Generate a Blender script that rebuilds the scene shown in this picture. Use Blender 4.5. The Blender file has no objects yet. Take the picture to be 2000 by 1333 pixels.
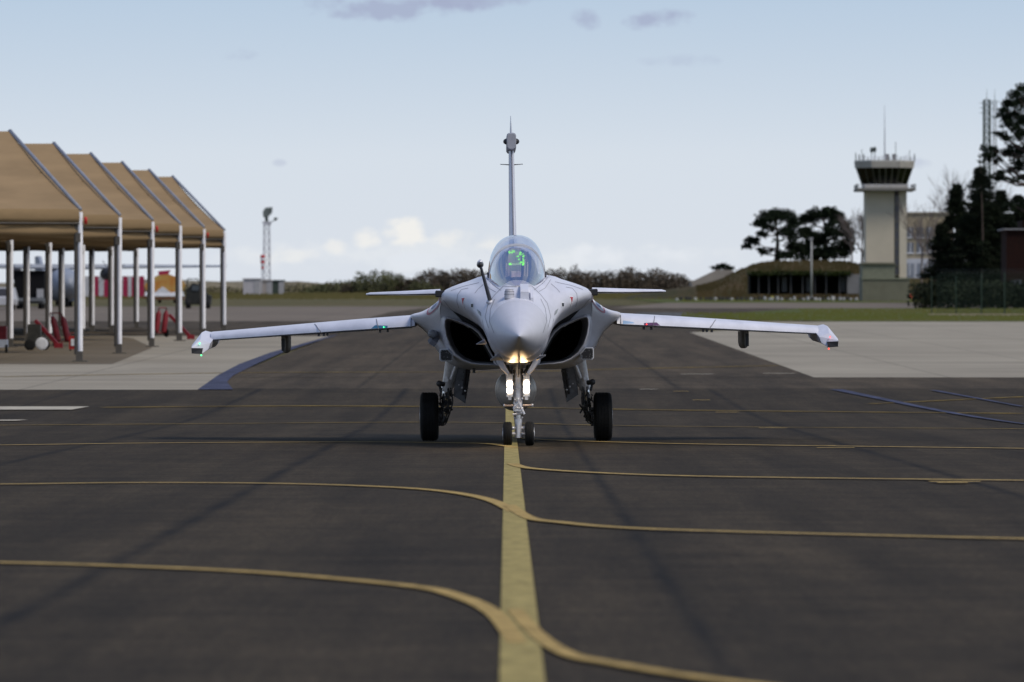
import bpy, math, random
from mathutils import Vector, Matrix
from mathutils.bvhtree import BVHTree
random.seed(7)
R = math.radians
SC = bpy.context.scene
COL = SC.collection
# ------------------------------------------------------------------ camera
CZ = 1.47            # camera height over the taxiway
F = 13000.0          # focal length in units of 1/2000 of the picture width
cam = bpy.data.cameras.new('camera'); co = bpy.data.objects.new('camera', cam); COL.objects.link(co)
cam.sensor_width = 36; cam.lens = 36 * F / 2000
co.location = (0, 0, CZ); co.rotation_euler = (R(90) + 13.5 / F, 0, 0)
cam.clip_start = 0.5; cam.clip_end = 6000
cam.dof.use_dof = True; cam.dof.focus_distance = 99.5; cam.dof.aperture_fstop = 4.2
SC.camera = co
# ------------------------------------------------------------------ sky and sun
class N:
    """tiny helper for math in node trees"""
    def __init__(s, nt): s.nt = nt
    def new(s, t, **k):
        n = s.nt.nodes.new(t)
        for a, b in k.items(): setattr(n, a, b)
        return n
    def link(s, a, b): s.nt.links.new(a, b)
    def m(s, op, a, b=0.0, c=None, clamp=False):
        n = s.new('ShaderNodeMath', operation=op); n.use_clamp = clamp
        for i, v in enumerate((a, b) if c is None else (a, b, c)):
            if isinstance(v, (int, float)): n.inputs[i].default_value = v
            else: s.link(v, n.inputs[i])
        return n.outputs[0]
    def ramp(s, fac, stops):
        n = s.new('ShaderNodeValToRGB'); e = n.color_ramp.elements
        while len(e) < len(stops): e.new(0.5)
        for el, (p, c) in zip(e, stops):
            el.position = p; el.color = (*c, 1) if len(c) == 3 else c
        s.link(fac, n.inputs[0]); return n.outputs[0]
    def mix(s, fac, a, b, mode='MIX'):
        n = s.new('ShaderNodeMix', data_type='RGBA', blend_type=mode)
        for i, v in ((0, fac), (6, a), (7, b)):
            if isinstance(v, (int, float)): n.inputs[i].default_value = v
            elif isinstance(v, tuple): n.inputs[i].default_value = (*v, 1) if len(v) == 3 else v
            else: s.link(v, n.inputs[i])
        return n.outputs[2]
    def noise(s, vec, scale, detail=3, rough=0.5, dist=0.0):
        n = s.new('ShaderNodeTexNoise'); n.inputs['Scale'].default_value = scale
        n.inputs['Detail'].default_value = detail; n.inputs['Roughness'].default_value = rough
        n.inputs['Distortion'].default_value = dist
        if vec is not None: s.link(vec, n.inputs['Vector'])
        return n.outputs[0]
    def mapping(s, vec, scale=(1, 1, 1), loc=(0, 0, 0)):
        n = s.new('ShaderNodeMapping'); s.link(vec, n.inputs[0])
        n.inputs['Scale'].default_value = scale; n.inputs['Location'].default_value = loc
        return n.outputs[0]

SUN_EL, SUN_AZ = R(52), R(128)       # azimuth measured clockwise from +Y
W = bpy.data.worlds.new('World'); SC.world = W; W.use_nodes = True
nt = W.node_tree; nt.nodes.clear(); n = N(nt)
out = n.new('ShaderNodeOutputWorld'); bg = n.new('ShaderNodeBackground'); n.link(bg.outputs[0], out.inputs[0])
sky = n.new('ShaderNodeTexSky', sky_type='NISHITA'); sky.sun_disc = False
sky.sun_elevation = SUN_EL; sky.sun_rotation = SUN_AZ
sky.air_density = 1.0; sky.dust_density = 1.5; sky.ozone_density = 1.5
tc = n.new('ShaderNodeTexCoord'); sp = n.new('ShaderNodeSeparateXYZ'); n.link(tc.outputs['Generated'], sp.inputs[0])
sx, sy, sz = sp.outputs
BG = 0.1
k = 1 / BG
el = n.m('MULTIPLY', n.m('MAXIMUM', sz, 0.0), 1.0)
pale = n.ramp(n.m('POWER', el, 0.5), [(0.0, (.60, .67, .79)), (.105, (.695, .74, .815)), (.17, (.645, .71, .80)), (.235, (.43, .55, .71)), (.40, (.48, .56, .67)), (.56, (.38, .46, .62)), (.74, (.18, .29, .56)), (1.0, (.09, .17, .46))])
palek = n.new('ShaderNodeVectorMath', operation='SCALE'); n.link(pale, palek.inputs[0]); palek.inputs['Scale'].default_value = k
base = n.mix(0.86, sky.outputs[0], palek.outputs[0])
# broken cloud over the whole dome, well above the view
cv = n.mapping(tc.outputs['Generated'], (2.2, 2.2, 5.0))
cn = n.ramp(n.noise(cv, 1.6, 6, .55), [(.45, (0, 0, 0)), (.68, (1, 1, 1))])
hi = n.ramp(sz, [(.07, (0, 0, 0)), (.25, (1, 1, 1))])
cf = n.m('MULTIPLY', n.m('MULTIPLY', cn, hi), 0.42)
base = n.mix(cf, base, tuple(v * k for v in (.62, .64, .68)))
ysafe = n.m('MAXIMUM', sy, 0.05)
ax = n.m('DIVIDE', sx, ysafe); ez = n.m('DIVIDE', sz, ysafe)
nz = n.noise(n.mapping(tc.outputs['Generated'], (110, 110, 190)), 1.0, 5, .6)
nzc = n.m('SUBTRACT', nz, 0.5)
def puff(base, a, e, sa, se, col, strength):
    dx = n.m('DIVIDE', n.m('SUBTRACT', ax, a), sa); dz = n.m('DIVIDE', n.m('SUBTRACT', ez, e), se)
    d = n.m('ADD', n.m('MULTIPLY', dx, dx), n.m('MULTIPLY', dz, dz))
    f = n.m('SUBTRACT', 1.0, n.m('ADD', d, n.m('MULTIPLY', nzc, 5.5)), clamp=True)
    f = n.m('MULTIPLY', n.m('SMOOTHSTEP' if False else 'POWER', f, 1.3), strength, clamp=True)
    f = n.m('MULTIPLY', f, n.m('GREATER_THAN', sy, 0.1))
    return n.mix(f, base, tuple(v * k for v in col))
def pxd(u, v): return (u - 1000) / F, (680 - v) / F
cream = (.80, .79, .76); mauve = (.335, .375, .52)
for u, v, a, b, c, s in [(850, 500, 420, 34, (.72, .745, .77), .55), (1250, 505, 260, 30, (.71, .74, .77), .4), (570, 500, 60, 16, cream, .45), (655, 482, 28, 18, cream, .6), (715, 468, 32, 22, cream, .8), (785, 458, 42, 30, cream, .95),
                         (895, 468, 45, 20, cream, .6), (960, 478, 40, 22, cream, .6), (850, 510, 150, 20, (.68, .72, .78), .5), (1180, 500, 80, 22, (.72, .75, .80), .5),
                         (1300, 500, 70, 16, (.72, .75, .80), .4),
                         (770, 12, 160, 28, mauve, .75), (960, 2, 150, 20, mauve, .6), (1140, 32, 38, 24, mauve, .6), (1285, 38, 66, 24, mauve, .75), (465, 108, 40, 18, mauve, .35),
                         (1330, 120, 80, 14, mauve, .22), (545, 320, 14, 8, mauve, .3), (1800, 320, 30, 12, mauve, .3)]:
    a0, e0 = pxd(u, v); base = puff(base, a0, e0, a / F, b / F, c, s)
n.link(base, bg.inputs[0]); bg.inputs[1].default_value = BG
sun = bpy.data.lights.new('sun', 'SUN'); so = bpy.data.objects.new('sun', sun); COL.objects.link(so)
sun.energy = 2.4; sun.angle = R(20); sun.color = (1, .90, .77)
so.rotation_euler = Vector((math.sin(SUN_AZ) * math.cos(SUN_EL), math.cos(SUN_AZ) * math.cos(SUN_EL), math.sin(SUN_EL))).to_track_quat('Z', 'Y').to_euler()
SC.view_settings.view_transform = 'Standard'; SC.view_settings.look = 'None'
SC.view_settings.exposure = 0.15; SC.view_settings.gamma = 1.0; SC.view_settings.use_curve_mapping = False
SC.render.resolution_x = 1024; SC.render.resolution_y = 682
SC.cycles.max_bounces = 8; SC.cycles.transparent_max_bounces = 16

# ------------------------------------------------------------------ helpers
def H0(y):
    if y < 120: return 0.0
    if y < 150: return 0.0115 * (y - 120) ** 2 / 60
    if y < 920: return 0.0115 * (y - 135)
    return 0.0115 * 785
KN = sorted(set([-80, -40] + list(range(0, 120, 20)) + list(range(120, 160, 2)) + list(range(160, 400, 20)) + list(range(400, 930, 40)) + [920, 1000, 1400, 2500]))
def H(y):
    for a, b in zip(KN, KN[1:]):
        if a <= y <= b: return H0(a) + (H0(b) - H0(a)) * (y - a) / (b - a)
    return H0(y)
def gy(v):
    """distance at which the ground is seen v lines down the photograph"""
    lo, hi = 20.0, 915.0
    for _ in range(50):
        m = (lo + hi) / 2
        if 680 - F * (H(m) - CZ) / m > v: lo = m
        else: hi = m
    return lo
def X(u, y): return (u - 1000) * y / F
def Z(v, y): return CZ + (680 - v) * y / F

def obj(name, mb, mat, parent=None, smooth=False, label=None, cat=None, group=None, kind=None, loc=None, auto=None):
    me = bpy.data.meshes.new(name); me.from_pydata([tuple(v) for v in mb.v], [], mb.f); me.update()
    if isinstance(mat, (list, tuple)):
        for m_ in mat: me.materials.append(m_)
        me.polygons.foreach_set('material_index', mb.mi)
    else: me.materials.append(mat)
    if smooth: me.polygons.foreach_set('use_smooth', [True] * len(me.polygons))
    o = bpy.data.objects.new(name, me); COL.objects.link(o)
    if parent: o.parent = parent
    if loc: o.location = loc
    if auto and smooth:
        me.set_sharp_from_angle(angle=R(auto))
    tag(o, label, cat, group, kind); return o
def tag(o, label=None, cat=None, group=None, kind=None):
    if label: o['label'] = label
    if cat: o['category'] = cat
    if group: o['group'] = group
    if kind: o['kind'] = kind
    return o
def thing(name, label, cat, loc=(0, 0, 0), rz=0, group=None):
    o = bpy.data.objects.new(name, None); COL.objects.link(o); o.location = loc; o.rotation_euler = (0, 0, rz)
    o.empty_display_size = .3
    return tag(o, label, cat, group)
def copy_tree(o, parent=None):
    c = o.copy(); COL.objects.link(c)
    if parent: c.parent = parent
    for ch in list(o.children): copy_tree(ch, c)
    return c

class MB:
    def __init__(s): s.v = []; s.f = []; s.mi = []; s.m = 0
    def add(s, vs, fs):
        b = len(s.v); s.v += [Vector(p) for p in vs]; s.f += [tuple(i + b for i in f) for f in fs]; s.mi += [s.m] * len(fs); return s
    def box(s, c, d, rot=None):
        x, y, z = (q / 2 for q in d)
        vs = [Vector((i * x, j * y, k_ * z)) for i in (-1, 1) for j in (-1, 1) for k_ in (-1, 1)]
        if rot is not None: vs = [rot @ p for p in vs]
        vs = [p + Vector(c) for p in vs]
        return s.add(vs, [(0, 1, 3, 2), (4, 6, 7, 5), (0, 4, 5, 1), (2, 3, 7, 6), (0, 2, 6, 4), (1, 5, 7, 3)])
    def bar(s, a, b, w, h=None):
        a, b = Vector(a), Vector(b); d = b - a; h = h or w
        q = d.to_track_quat('Y', 'Z').to_matrix()
        return s.box((a + b) / 2, (w, d.length, h), q)
    def tube(s, a, b, r, r2=None, n=12, cap=True):
        a, b = Vector(a), Vector(b); r2 = r if r2 is None else r2
        q = (b - a).to_track_quat('Z', 'Y').to_matrix()
        vs = [a + q @ Vector((r * math.cos(2 * math.pi * i / n), r * math.sin(2 * math.pi * i / n), 0)) for i in range(n)]
        vs += [b + q @ Vector((r2 * math.cos(2 * math.pi * i / n), r2 * math.sin(2 * math.pi * i / n), 0)) for i in range(n)]
        fs = [(i, (i + 1) % n, n + (i + 1) % n, n + i) for i in range(n)]
        if cap: fs += [tuple(range(n - 1, -1, -1)), tuple(range(n, 2 * n))]
        return s.add(vs, fs)
    def path(s, pts, r, n=8):
        for a, b in zip(pts, pts[1:]): s.tube(a, b, r, n=n)
        return s
    def lathe(s, o, axis, prof, n=24):
        """prof: (along, radius)"""
        o = Vector(o); q = Vector(axis).to_track_quat('Z', 'Y').to_matrix(); b = len(s.v); vs = []; fs = []
        for t, r in prof:
            for i in range(n): vs.append(o + q @ Vector((r * math.cos(2 * math.pi * i / n), r * math.sin(2 * math.pi * i / n), t)))
        for j in range(len(prof) - 1):
            for i in range(n): fs.append((j * n + i, j * n + (i + 1) % n, (j + 1) * n + (i + 1) % n, (j + 1) * n + i))
        fs += [tuple(range(n - 1, -1, -1)), tuple((len(prof) - 1) * n + i for i in range(n))]
        return s.add(vs, fs)
    def ball(s, c, r, n=14, m=8, sc=(1, 1, 1)):
        c = Vector(c); vs = []; fs = []
        for j in range(m + 1):
            t = math.pi * j / m
            for i in range(n): vs.append(c + Vector((r * sc[0] * math.sin(t) * math.cos(2 * math.pi * i / n), r * sc[1] * math.sin(t) * math.sin(2 * math.pi * i / n), r * sc[2] * math.cos(t))))
        for j in range(m):
            for i in range(n): fs.append((j * n + i, (j + 1) * n + i, (j + 1) * n + (i + 1) % n, j * n + (i + 1) % n))
        return s.add(vs, fs)
    def rings(s, rings, cap0=True, cap1=True, closed=True):
        n_ = len(rings[0]); vs = [p for r in rings for p in r]; fs = []
        for j in range(len(rings) - 1):
            for i in range(n_ if closed else n_ - 1): fs.append((j * n_ + i, j * n_ + (i + 1) % n_, (j + 1) * n_ + (i + 1) % n_, (j + 1) * n_ + i))
        if cap0: fs.append(tuple(range(n_ - 1, -1, -1)))
        if cap1: fs.append(tuple((len(rings) - 1) * n_ + i for i in range(n_)))
        return s.add(vs, fs)
    def prism(s, poly, off):
        """poly of 3-D points pushed along off"""
        off = Vector(off); a = [Vector(p) for p in poly]; b = [p + off for p in a]
        return s.rings([a, b])
    def quad(s, a, b, c, d): return s.add([a, b, c, d], [(0, 1, 2, 3)])

MATS = {}
def mat(name, col, rough=.6, metal=0.0, var=.12, scale=4.0, bump=0.0, spec=.4, emit=None, es=1.0, stretch=(1, 1, 1), col2=None, bscale=None, alpha=None):
    m = bpy.data.materials.new(name); m.use_nodes = True; t = m.node_tree; n = N(t)
    b = t.nodes['Principled BSDF']; tc = n.new('ShaderNodeTexCoord')
    vec = n.mapping(tc.outputs['Object'], stretch)
    c2 = col2 or tuple(max(0, c * (1 - var)) for c in col)
    c1 = col if col2 else tuple(min(1, c * (1 + var)) for c in col)
    f = n.noise(vec, scale, 5, .6)
    f = n.ramp(f, [(.32, (0, 0, 0)), (.68, (1, 1, 1))])
    n.link(n.mix(f, c2, c1), b.inputs['Base Color'])
    b.inputs['Roughness'].default_value = rough; b.inputs['Metallic'].default_value = metal
    b.inputs['Specular IOR Level'].default_value = spec
    if bump:
        bp = n.new('ShaderNodeBump'); bp.inputs['Strength'].default_value = bump; bp.inputs['Distance'].default_value = .02
        n.link(n.noise(vec, bscale or scale * 6, 4, .6), bp.inputs['Height']); n.link(bp.outputs[0], b.inputs['Normal'])
    if emit: b.inputs['Emission Color'].default_value = (*emit, 1); b.inputs['Emission Strength'].default_value = es
    if alpha is not None: b.inputs['Alpha'].default_value = alpha
    return m

# ------------------------------------------------------------------ materials
def asphalt(name, c1, c2, seams=(), rough=.62):
    m = bpy.data.materials.new(name); m.use_nodes = True; t = m.node_tree; n = N(t); b = t.nodes['Principled BSDF']
    g = n.new('ShaderNodeNewGeometry'); pos = g.outputs['Position']
    f = n.ramp(n.noise(n.mapping(pos, (.35, .12, 1)), 1.0, 6, .6, .4), [(.3, (0, 0, 0)), (.7, (1, 1, 1))])
    col = n.mix(f, c2, c1)
    # broad streaks along the direction of travel, and lane-wide rollers
    f2 = n.ramp(n.noise(n.mapping(pos, (1.1, .03, 1)), 1.0, 4, .6), [(.35, (.72, .72, .72)), (.65, (1.22, 1.21, 1.18))])
    col = n.mix(1.0, col, f2, 'MULTIPLY')
    f3 = n.ramp(n.noise(n.mapping(pos, (22, 2.2, 1)), 1.0, 6, .8), [(.36, (.70, .70, .70)), (.64, (1.32, 1.32, 1.32))])
    col = n.mix(1.0, col, f3, 'MULTIPLY')
    f5 = n.ramp(n.noise(n.mapping(pos, (.5, 1.7, 1)), 1.0, 5, .65, .6), [(.38, (.78, .78, .77)), (.62, (1.16, 1.15, 1.13))])
    col = n.mix(1.0, col, f5, 'MULTIPLY')
    # oil spots
    vo = n.new('ShaderNodeTexVoronoi'); vo.inputs['Scale'].default_value = 1.0; n.link(n.mapping(pos, (.45, .28, 1), (.3, .7, 0)), vo.inputs['Vector'])
    sp_ = n.ramp(vo.outputs['Distance'], [(.03, (.55, .55, .56)), (.09, (1, 1, 1))]); col = n.mix(.8, col, sp_, 'MULTIPLY')
    f6 = n.ramp(n.noise(n.mapping(pos, (5, .45, 1), (7, 2, 0)), 1.0, 5, .7, .5), [(.35, (.86, .86, .86)), (.65, (1.14, 1.14, 1.13))])
    col = n.mix(1.0, col, f6, 'MULTIPLY')
    if seams:
        s3 = n.new('ShaderNodeSeparateXYZ'); n.link(pos, s3.inputs[0])
        wob = n.m('MULTIPLY', n.m('SUBTRACT', n.noise(n.mapping(pos, (.2, .9, 1)), 1.0, 6, .7), .5), .16)
        xx = n.m('ADD', s3.outputs[0], wob); acc = None
        for x0, w, st in seams:
            a = n.m('MULTIPLY', n.m('SUBTRACT', 1.0, n.m('DIVIDE', n.m('ABSOLUTE', n.m('SUBTRACT', xx, x0)), w), clamp=True), st)
            acc = a if acc is None else n.m('MAXIMUM', acc, a)
        acc = n.m('MULTIPLY', acc, n.ramp(n.noise(n.mapping(pos, (.8, .25, 1), (4, 4, 0)), 1.0, 4, .6), [(.35, (.45, .45, .45)), (.6, (1, 1, 1))]))
        col = n.mix(acc, col, (.007, .0065, .006))
    n.link(col, b.inputs['Base Color']); b.inputs['Roughness'].default_value = .85; b.inputs['Specular IOR Level'].default_value = .07
    bp = n.new('ShaderNodeBump'); bp.inputs['Strength'].default_value = .35; bp.inputs['Distance'].default_value = .01
    n.link(n.noise(n.mapping(pos, (60, 60, 60)), 1.0, 3, .7), bp.inputs['Height']); n.link(bp.outputs[0], b.inputs['Normal'])
    return m
def concrete(name, c1, c2):
    m = bpy.data.materials.new(name); m.use_nodes = True; t = m.node_tree; n = N(t); b = t.nodes['Principled BSDF']
    g = n.new('ShaderNodeNewGeometry'); pos = g.outputs['Position']
    f = n.ramp(n.noise(n.mapping(pos, (.12, .09, 1)), 1.0, 7, .65, .5), [(.33, (0, 0, 0)), (.66, (1, 1, 1))])
    col = n.mix(f, c2, c1)
    f2 = n.ramp(n.noise(n.mapping(pos, (.1, .9, 1)), 1.0, 4, .6), [(.35, (.84, .84, .84)), (.65, (1.08, 1.08, 1.08))])
    col = n.mix(1.0, col, f2, 'MULTIPLY')
    s3 = n.new('ShaderNodeSeparateXYZ'); n.link(pos, s3.inputs[0])
    for ax_, sp_, w_ in ((0, 5.0, .012), (1, 7.5, .02)):
        fr_ = n.m('ABSOLUTE', n.m('SUBTRACT', n.m('FRACT', n.m('DIVIDE', n.m('ADD', s3.outputs[ax_], n.m('MULTIPLY', n.noise(n.mapping(pos, (.3, .3, 1)), 1.0, 3, .6), .1)), sp_)), .5))
        col = n.mix(n.m('MULTIPLY', n.m('LESS_THAN', fr_, w_), .35), col, tuple(c * .35 for c in c2))
    n.link(col, b.inputs['Base Color']); b.inputs['Roughness'].default_value = .8; b.inputs['Specular IOR Level'].default_value = .1
    return m
def grassmat(name, c1, c2, c3):
    m = bpy.data.materials.new(name); m.use_nodes = True; t = m.node_tree; n = N(t); b = t.nodes['Principled BSDF']
    g = n.new('ShaderNodeNewGeometry'); pos = g.outputs['Position']
    f = n.ramp(n.noise(n.mapping(pos, (.08, .035, .2)), 1.0, 6, .65), [(.35, (0, 0, 0)), (.65, (1, 1, 1))])
    col = n.mix(f, c1, c2)
    f = n.ramp(n.noise(n.mapping(pos, (.9, .3, .9), (3, 1, 0)), 1.0, 5, .7), [(.42, (0, 0, 0)), (.7, (1, 1, 1))])
    col = n.mix(f, col, c3)
    n.link(col, b.inputs['Base Color']); b.inputs['Roughness'].default_value = .95; b.inputs['Specular IOR Level'].default_value = .1
    return m
M = dict(
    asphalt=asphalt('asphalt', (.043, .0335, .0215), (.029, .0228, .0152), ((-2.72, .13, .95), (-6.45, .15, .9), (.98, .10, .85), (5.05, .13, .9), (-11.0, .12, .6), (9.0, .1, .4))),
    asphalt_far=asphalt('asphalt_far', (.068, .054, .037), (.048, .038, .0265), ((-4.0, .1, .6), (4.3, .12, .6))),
    asphalt_blue=asphalt('asphalt_cool', (.085, .088, .09), (.065, .068, .07)),
    concrete=concrete('concrete', (.31, .28, .215), (.235, .21, .16)),
    shaded_concrete=concrete('shaded_concrete', (.15, .122, .082), (.11, .09, .06)),
    road=concrete('road', (.17, .14, .105), (.12, .10, .078)),
    grass=grassmat('grass', (.075, .072, .026), (.115, .090, .042), (.055, .055, .020)),
    grass_green=grassmat('grass_green', (.062, .080, .014), (.085, .085, .025), (.048, .060, .014)),
    kerb=mat('kerb_concrete', (.26, .23, .18), .8),
    yellow=mat('yellow_paint', (.33, .235, .085), .85, spec=.06, var=.28, scale=6, stretch=(1, .5, 1), bump=.05),
    cyellow=mat('centre_paint', (.275, .225, .085), .85, spec=.06, var=.26, scale=5, stretch=(1.5, .5, 1), bump=.05),
    worn=mat('worn_yellow_paint', (.26, .18, .04), .85, spec=.06, col2=(.065, .05, .028), scale=1.2),
    white=mat('worn_white_paint', (.38, .35, .28), .85, spec=.06, var=.2, scale=2),
    blue=mat('blue_paint', (.050, .056, .092), .85, spec=.06, var=.35, scale=2.2, stretch=(1, .3, 1)),
)
# ------------------------------------------------------------------ ground
def strip(name, rows, m, lift, label=None, kind='structure'):
    """rows: (y, x_left, x_right); extra rows are put in at the common knots so that all sheets follow the same ground"""
    rows = sorted(rows); ys = sorted(set([r[0] for r in rows] + [q for q in KN if rows[0][0] < q < rows[-1][0]]))
    mb = MB(); ring = []
    for y in ys:
        for a, b in zip(rows, rows[1:]):
            if a[0] <= y <= b[0]:
                t = (y - a[0]) / (b[0] - a[0]) if b[0] > a[0] else 0
                ring.append([(a[1] + (b[1] - a[1]) * t, y, H(y) + lift), (a[2] + (b[2] - a[2]) * t, y, H(y) + lift)]); break
    for a, b in zip(ring, ring[1:]): mb.quad(a[0], a[1], b[1], b[0])
    return obj(name, mb, m, kind=kind, label=label)
strip('ground', [(-80, -700, 700), (2500, -700, 700)], M['grass'], -.03, 'olive brown rough grass reaching to the far treeline')
strip('taxiway', [(-80, -60, 60), (172, -60, 60)], M['asphalt'], 0, 'dark brown asphalt taxiway with tar seams')
yl = gy(762); yr = gy(738)
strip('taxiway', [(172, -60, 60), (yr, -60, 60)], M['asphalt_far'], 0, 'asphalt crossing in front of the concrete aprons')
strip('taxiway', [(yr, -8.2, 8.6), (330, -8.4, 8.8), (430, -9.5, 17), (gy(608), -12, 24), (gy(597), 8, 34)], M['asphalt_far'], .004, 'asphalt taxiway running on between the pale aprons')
strip('left_apron', [(yl, -90, -7.75), (181, -90, -8.1), (192, -90, -8.45), (216, -90, -8.8), (246, -90, -8.9), (281, -90, -8.65), (gy(657), -120, -8.3)], M['concrete'], .006, 'pale concrete apron left of the taxiway')
strip('shaded_shelter_floor', [(gy(712), -90, -13.0), (gy(680), -90, -14.2), (gy(662), -90, -17.0), (gy(653), -90, -20)], M['shaded_concrete'], .012, 'concrete floor under the sunshade shelters, coloured dark for their shade')  # the shelters' shade is put into the floor colour
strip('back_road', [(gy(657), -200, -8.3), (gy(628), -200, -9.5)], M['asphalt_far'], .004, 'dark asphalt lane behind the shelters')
strip('back_apron', [(gy(628), -300, -9.5), (gy(610), -300, -9), (gy(599), -300, -6)], M['road'], .006, 'greyish concrete strip before the grass')
strip('right_apron', [(yr, 8.6, 120), (330, 8.8, 150), (gy(643), 13, 170), (gy(629), 13, 200)], M['concrete'], .006, 'pale concrete apron right of the taxiway')
strip('right_verge', [(gy(629), 19, 250), (gy(622), X(1440, gy(622)), 250), (gy(613), X(1420, gy(613)), 250), (gy(603), X(1560, gy(603)), 250)], M['grass_green'], .012, 'green grass strip before the control tower')
strip('service_road', [(gy(603), 8, 300), (gy(592), X(1300, gy(592)), 330)], M['road'], .014, 'grey service road passing the control tower')
strip('cool_patch', [(gy(640), 9, X(1420, gy(640))), (gy(620), 9, X(1400, gy(620))), (gy(611), 9, X(1340, gy(611)))], M['asphalt_blue'], .016, 'bluish grey asphalt patch behind the right wing')
strip('far_lawn', [(gy(592), X(1290, gy(592)), 330), (gy(577), X(1150, gy(577)), 350)], M['grass_green'], .012, 'green lawn in front of the earth bunker')
# centre line
def cx(y): return 0.07 - 0.00085 * y
def cl(name, y0, y1, w, m, lift=.010):
    strip(name, [(y0, cx(y0) - w / 2, cx(y0) + w / 2), (y1, cx(y1) - w / 2, cx(y1) + w / 2)], m, lift, 'broad yellow taxiway centre line')
cl('centre_line', 15, 120, .20, M['cyellow']); cl('centre_line', 120, 250, .17, M['cyellow'])
# curved lead lines; w = width across the travel direction
def lead(name, pts, w, m, lift=.013):
    P = [Vector((X(u, gy(v) if gy(v) > 20.01 else 19110 / (v - 680)), gy(v) if gy(v) > 20.01 else 19110 / (v - 680))) for u, v in pts]
    S = []
    for i in range(len(P) - 1):
        p0, p1, p2, p3 = P[max(i - 1, 0)], P[i], P[i + 1], P[min(i + 2, len(P) - 1)]
        for k_ in range(6):
            t = k_ / 6
            S.append(.5 * ((2 * p1) + (p2 - p0) * t + (2 * p0 - 5 * p1 + 4 * p2 - p3) * t * t + (3 * p1 - p0 - 3 * p2 + p3) * t ** 3))
    S.append(P[-1]); mb = MB(); ring = []
    for i, p in enumerate(S):
        d = (S[min(i + 1, len(S) - 1)] - S[max(i - 1, 0)]).normalized(); nn = Vector((-d.y, d.x))
        ww = .70 * w * (.40 + .60 * abs(nn.y))
        a = p + nn * ww / 2; b = p - nn * ww / 2
        ring.append([(a.x, a.y, H(a.y) + lift), (b.x, b.y, H(b.y) + lift)])
    for a, b in zip(ring, ring[1:]): mb.quad(a[0], b[0], b[1], a[1])
    return obj(name, mb, m, kind='structure', label='curved thin yellow line leading to a parking stand')
Ym = M['yellow']
lead('lead_line', [(-300, 1097), (0, 1102), (215, 1108), (500, 1121), (800, 1148), (900, 1170), (965, 1202), (1010, 1260)], .36, Ym)
lead('lead_line', [(1005, 1195), (1050, 1245), (1110, 1283), (1200, 1302), (1380, 1331), (1700, 1370)], .30, Ym, .016)
lead('lead_line', [(-300, 950), (0, 948), (250, 945), (500, 946), (700, 951), (850, 960), (950, 977), (1005, 1002)], .42, Ym)
lead('lead_line', [(995, 990), (1035, 1015), (1100, 1024), (1200, 1033), (1400, 1041), (2000, 1056), (2400, 1062)], .40, Ym, .016)
lead('lead_line', [(-300, 873), (0, 871), (300, 867), (700, 865), (900, 867), (960, 869), (1005, 876)], .45, Ym)
lead('lead_line', [(1000, 908), (1035, 917), (1150, 925), (1300, 931), (1500, 935), (2000, 941), (2400, 945)], .50, Ym, .016)
lead('lead_line', [(1000, 856), (1050, 860), (1150, 864), (1400, 870), (2000, 878), (2400, 883)], .50, Ym, .016)
lead('lead_line', [(-200, 834), (0, 832), (400, 829), (800, 826), (1000, 828), (1300, 834), (2000, 839), (2300, 841)], .55, M['worn'])
lead('lead_line', [(200, 797), (600, 794), (1000, 797), (1300, 802), (2000, 809)], .8, M['worn'])
lead('lead_line', [(0, 737), (480, 729), (1000, 727), (1200, 722), (1520, 715)], .9, M['worn'])
lead('lead_line', [(1700, 790), (2000, 776)], .6, M['worn'])
for u, v, w in [(1632, 877, 74), (1612, 873, 40), (1865, 944, 100), (1835, 940, 60), (1420, 807, 45), (1510, 838, 55), (1330, 766, 30), (1370, 783, 34), (1860, 946, 60)]:
    y = gy(v); strip('paint_dash', [(y - .16, X(u - w / 2, y), X(u + w / 2, y)), (y + .16, X(u - w / 2, y), X(u + w / 2, y))], Ym, .02, 'short yellow paint dash beside a lead line')
for u0, u1, v, w in [(-80, 165, 799, 3.6), (-60, 50, 823, 1.3), (1330, 1400, 732, .5), (1490, 1560, 731, .5), (1250, 1290, 762, .4)]:
    y = gy(v); strip('white_band', [(y - w / 2, X(u0, y), X(u1 - 14, y)), (y + w / 2, X(u0, y), X(u1, y))], M['white'], .02, 'worn whitish paint band on the asphalt')
strip('blue_band', [(yl - .3, -8.0, -7.1), (181, -8.25, -7.75), (192, -8.5, -8.05), (216, -8.85, -8.3), (246, -8.95, -8.5), (281, -8.7, -8.4), (315, -8.4, -8.25)], M['blue'], .02, 'faded blue band along the left taxiway edge')
strip('blue_band', [(gy(832), X(2010, gy(832)), X(2024, gy(832))), (gy(800), X(1806, gy(800)), X(1826, gy(800))), (gy(762), X(1620, gy(762)), X(1645, gy(762)))], M['blue'], .02, 'faded blue band crossing the asphalt at right')
strip('blue_band', [(gy(796), X(1992, gy(796)), X(2002, gy(796))), (gy(764), X(1816, gy(764)), X(1830, gy(764)))], M['blue'], .022, 'second faded blue band near the right apron')

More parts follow.
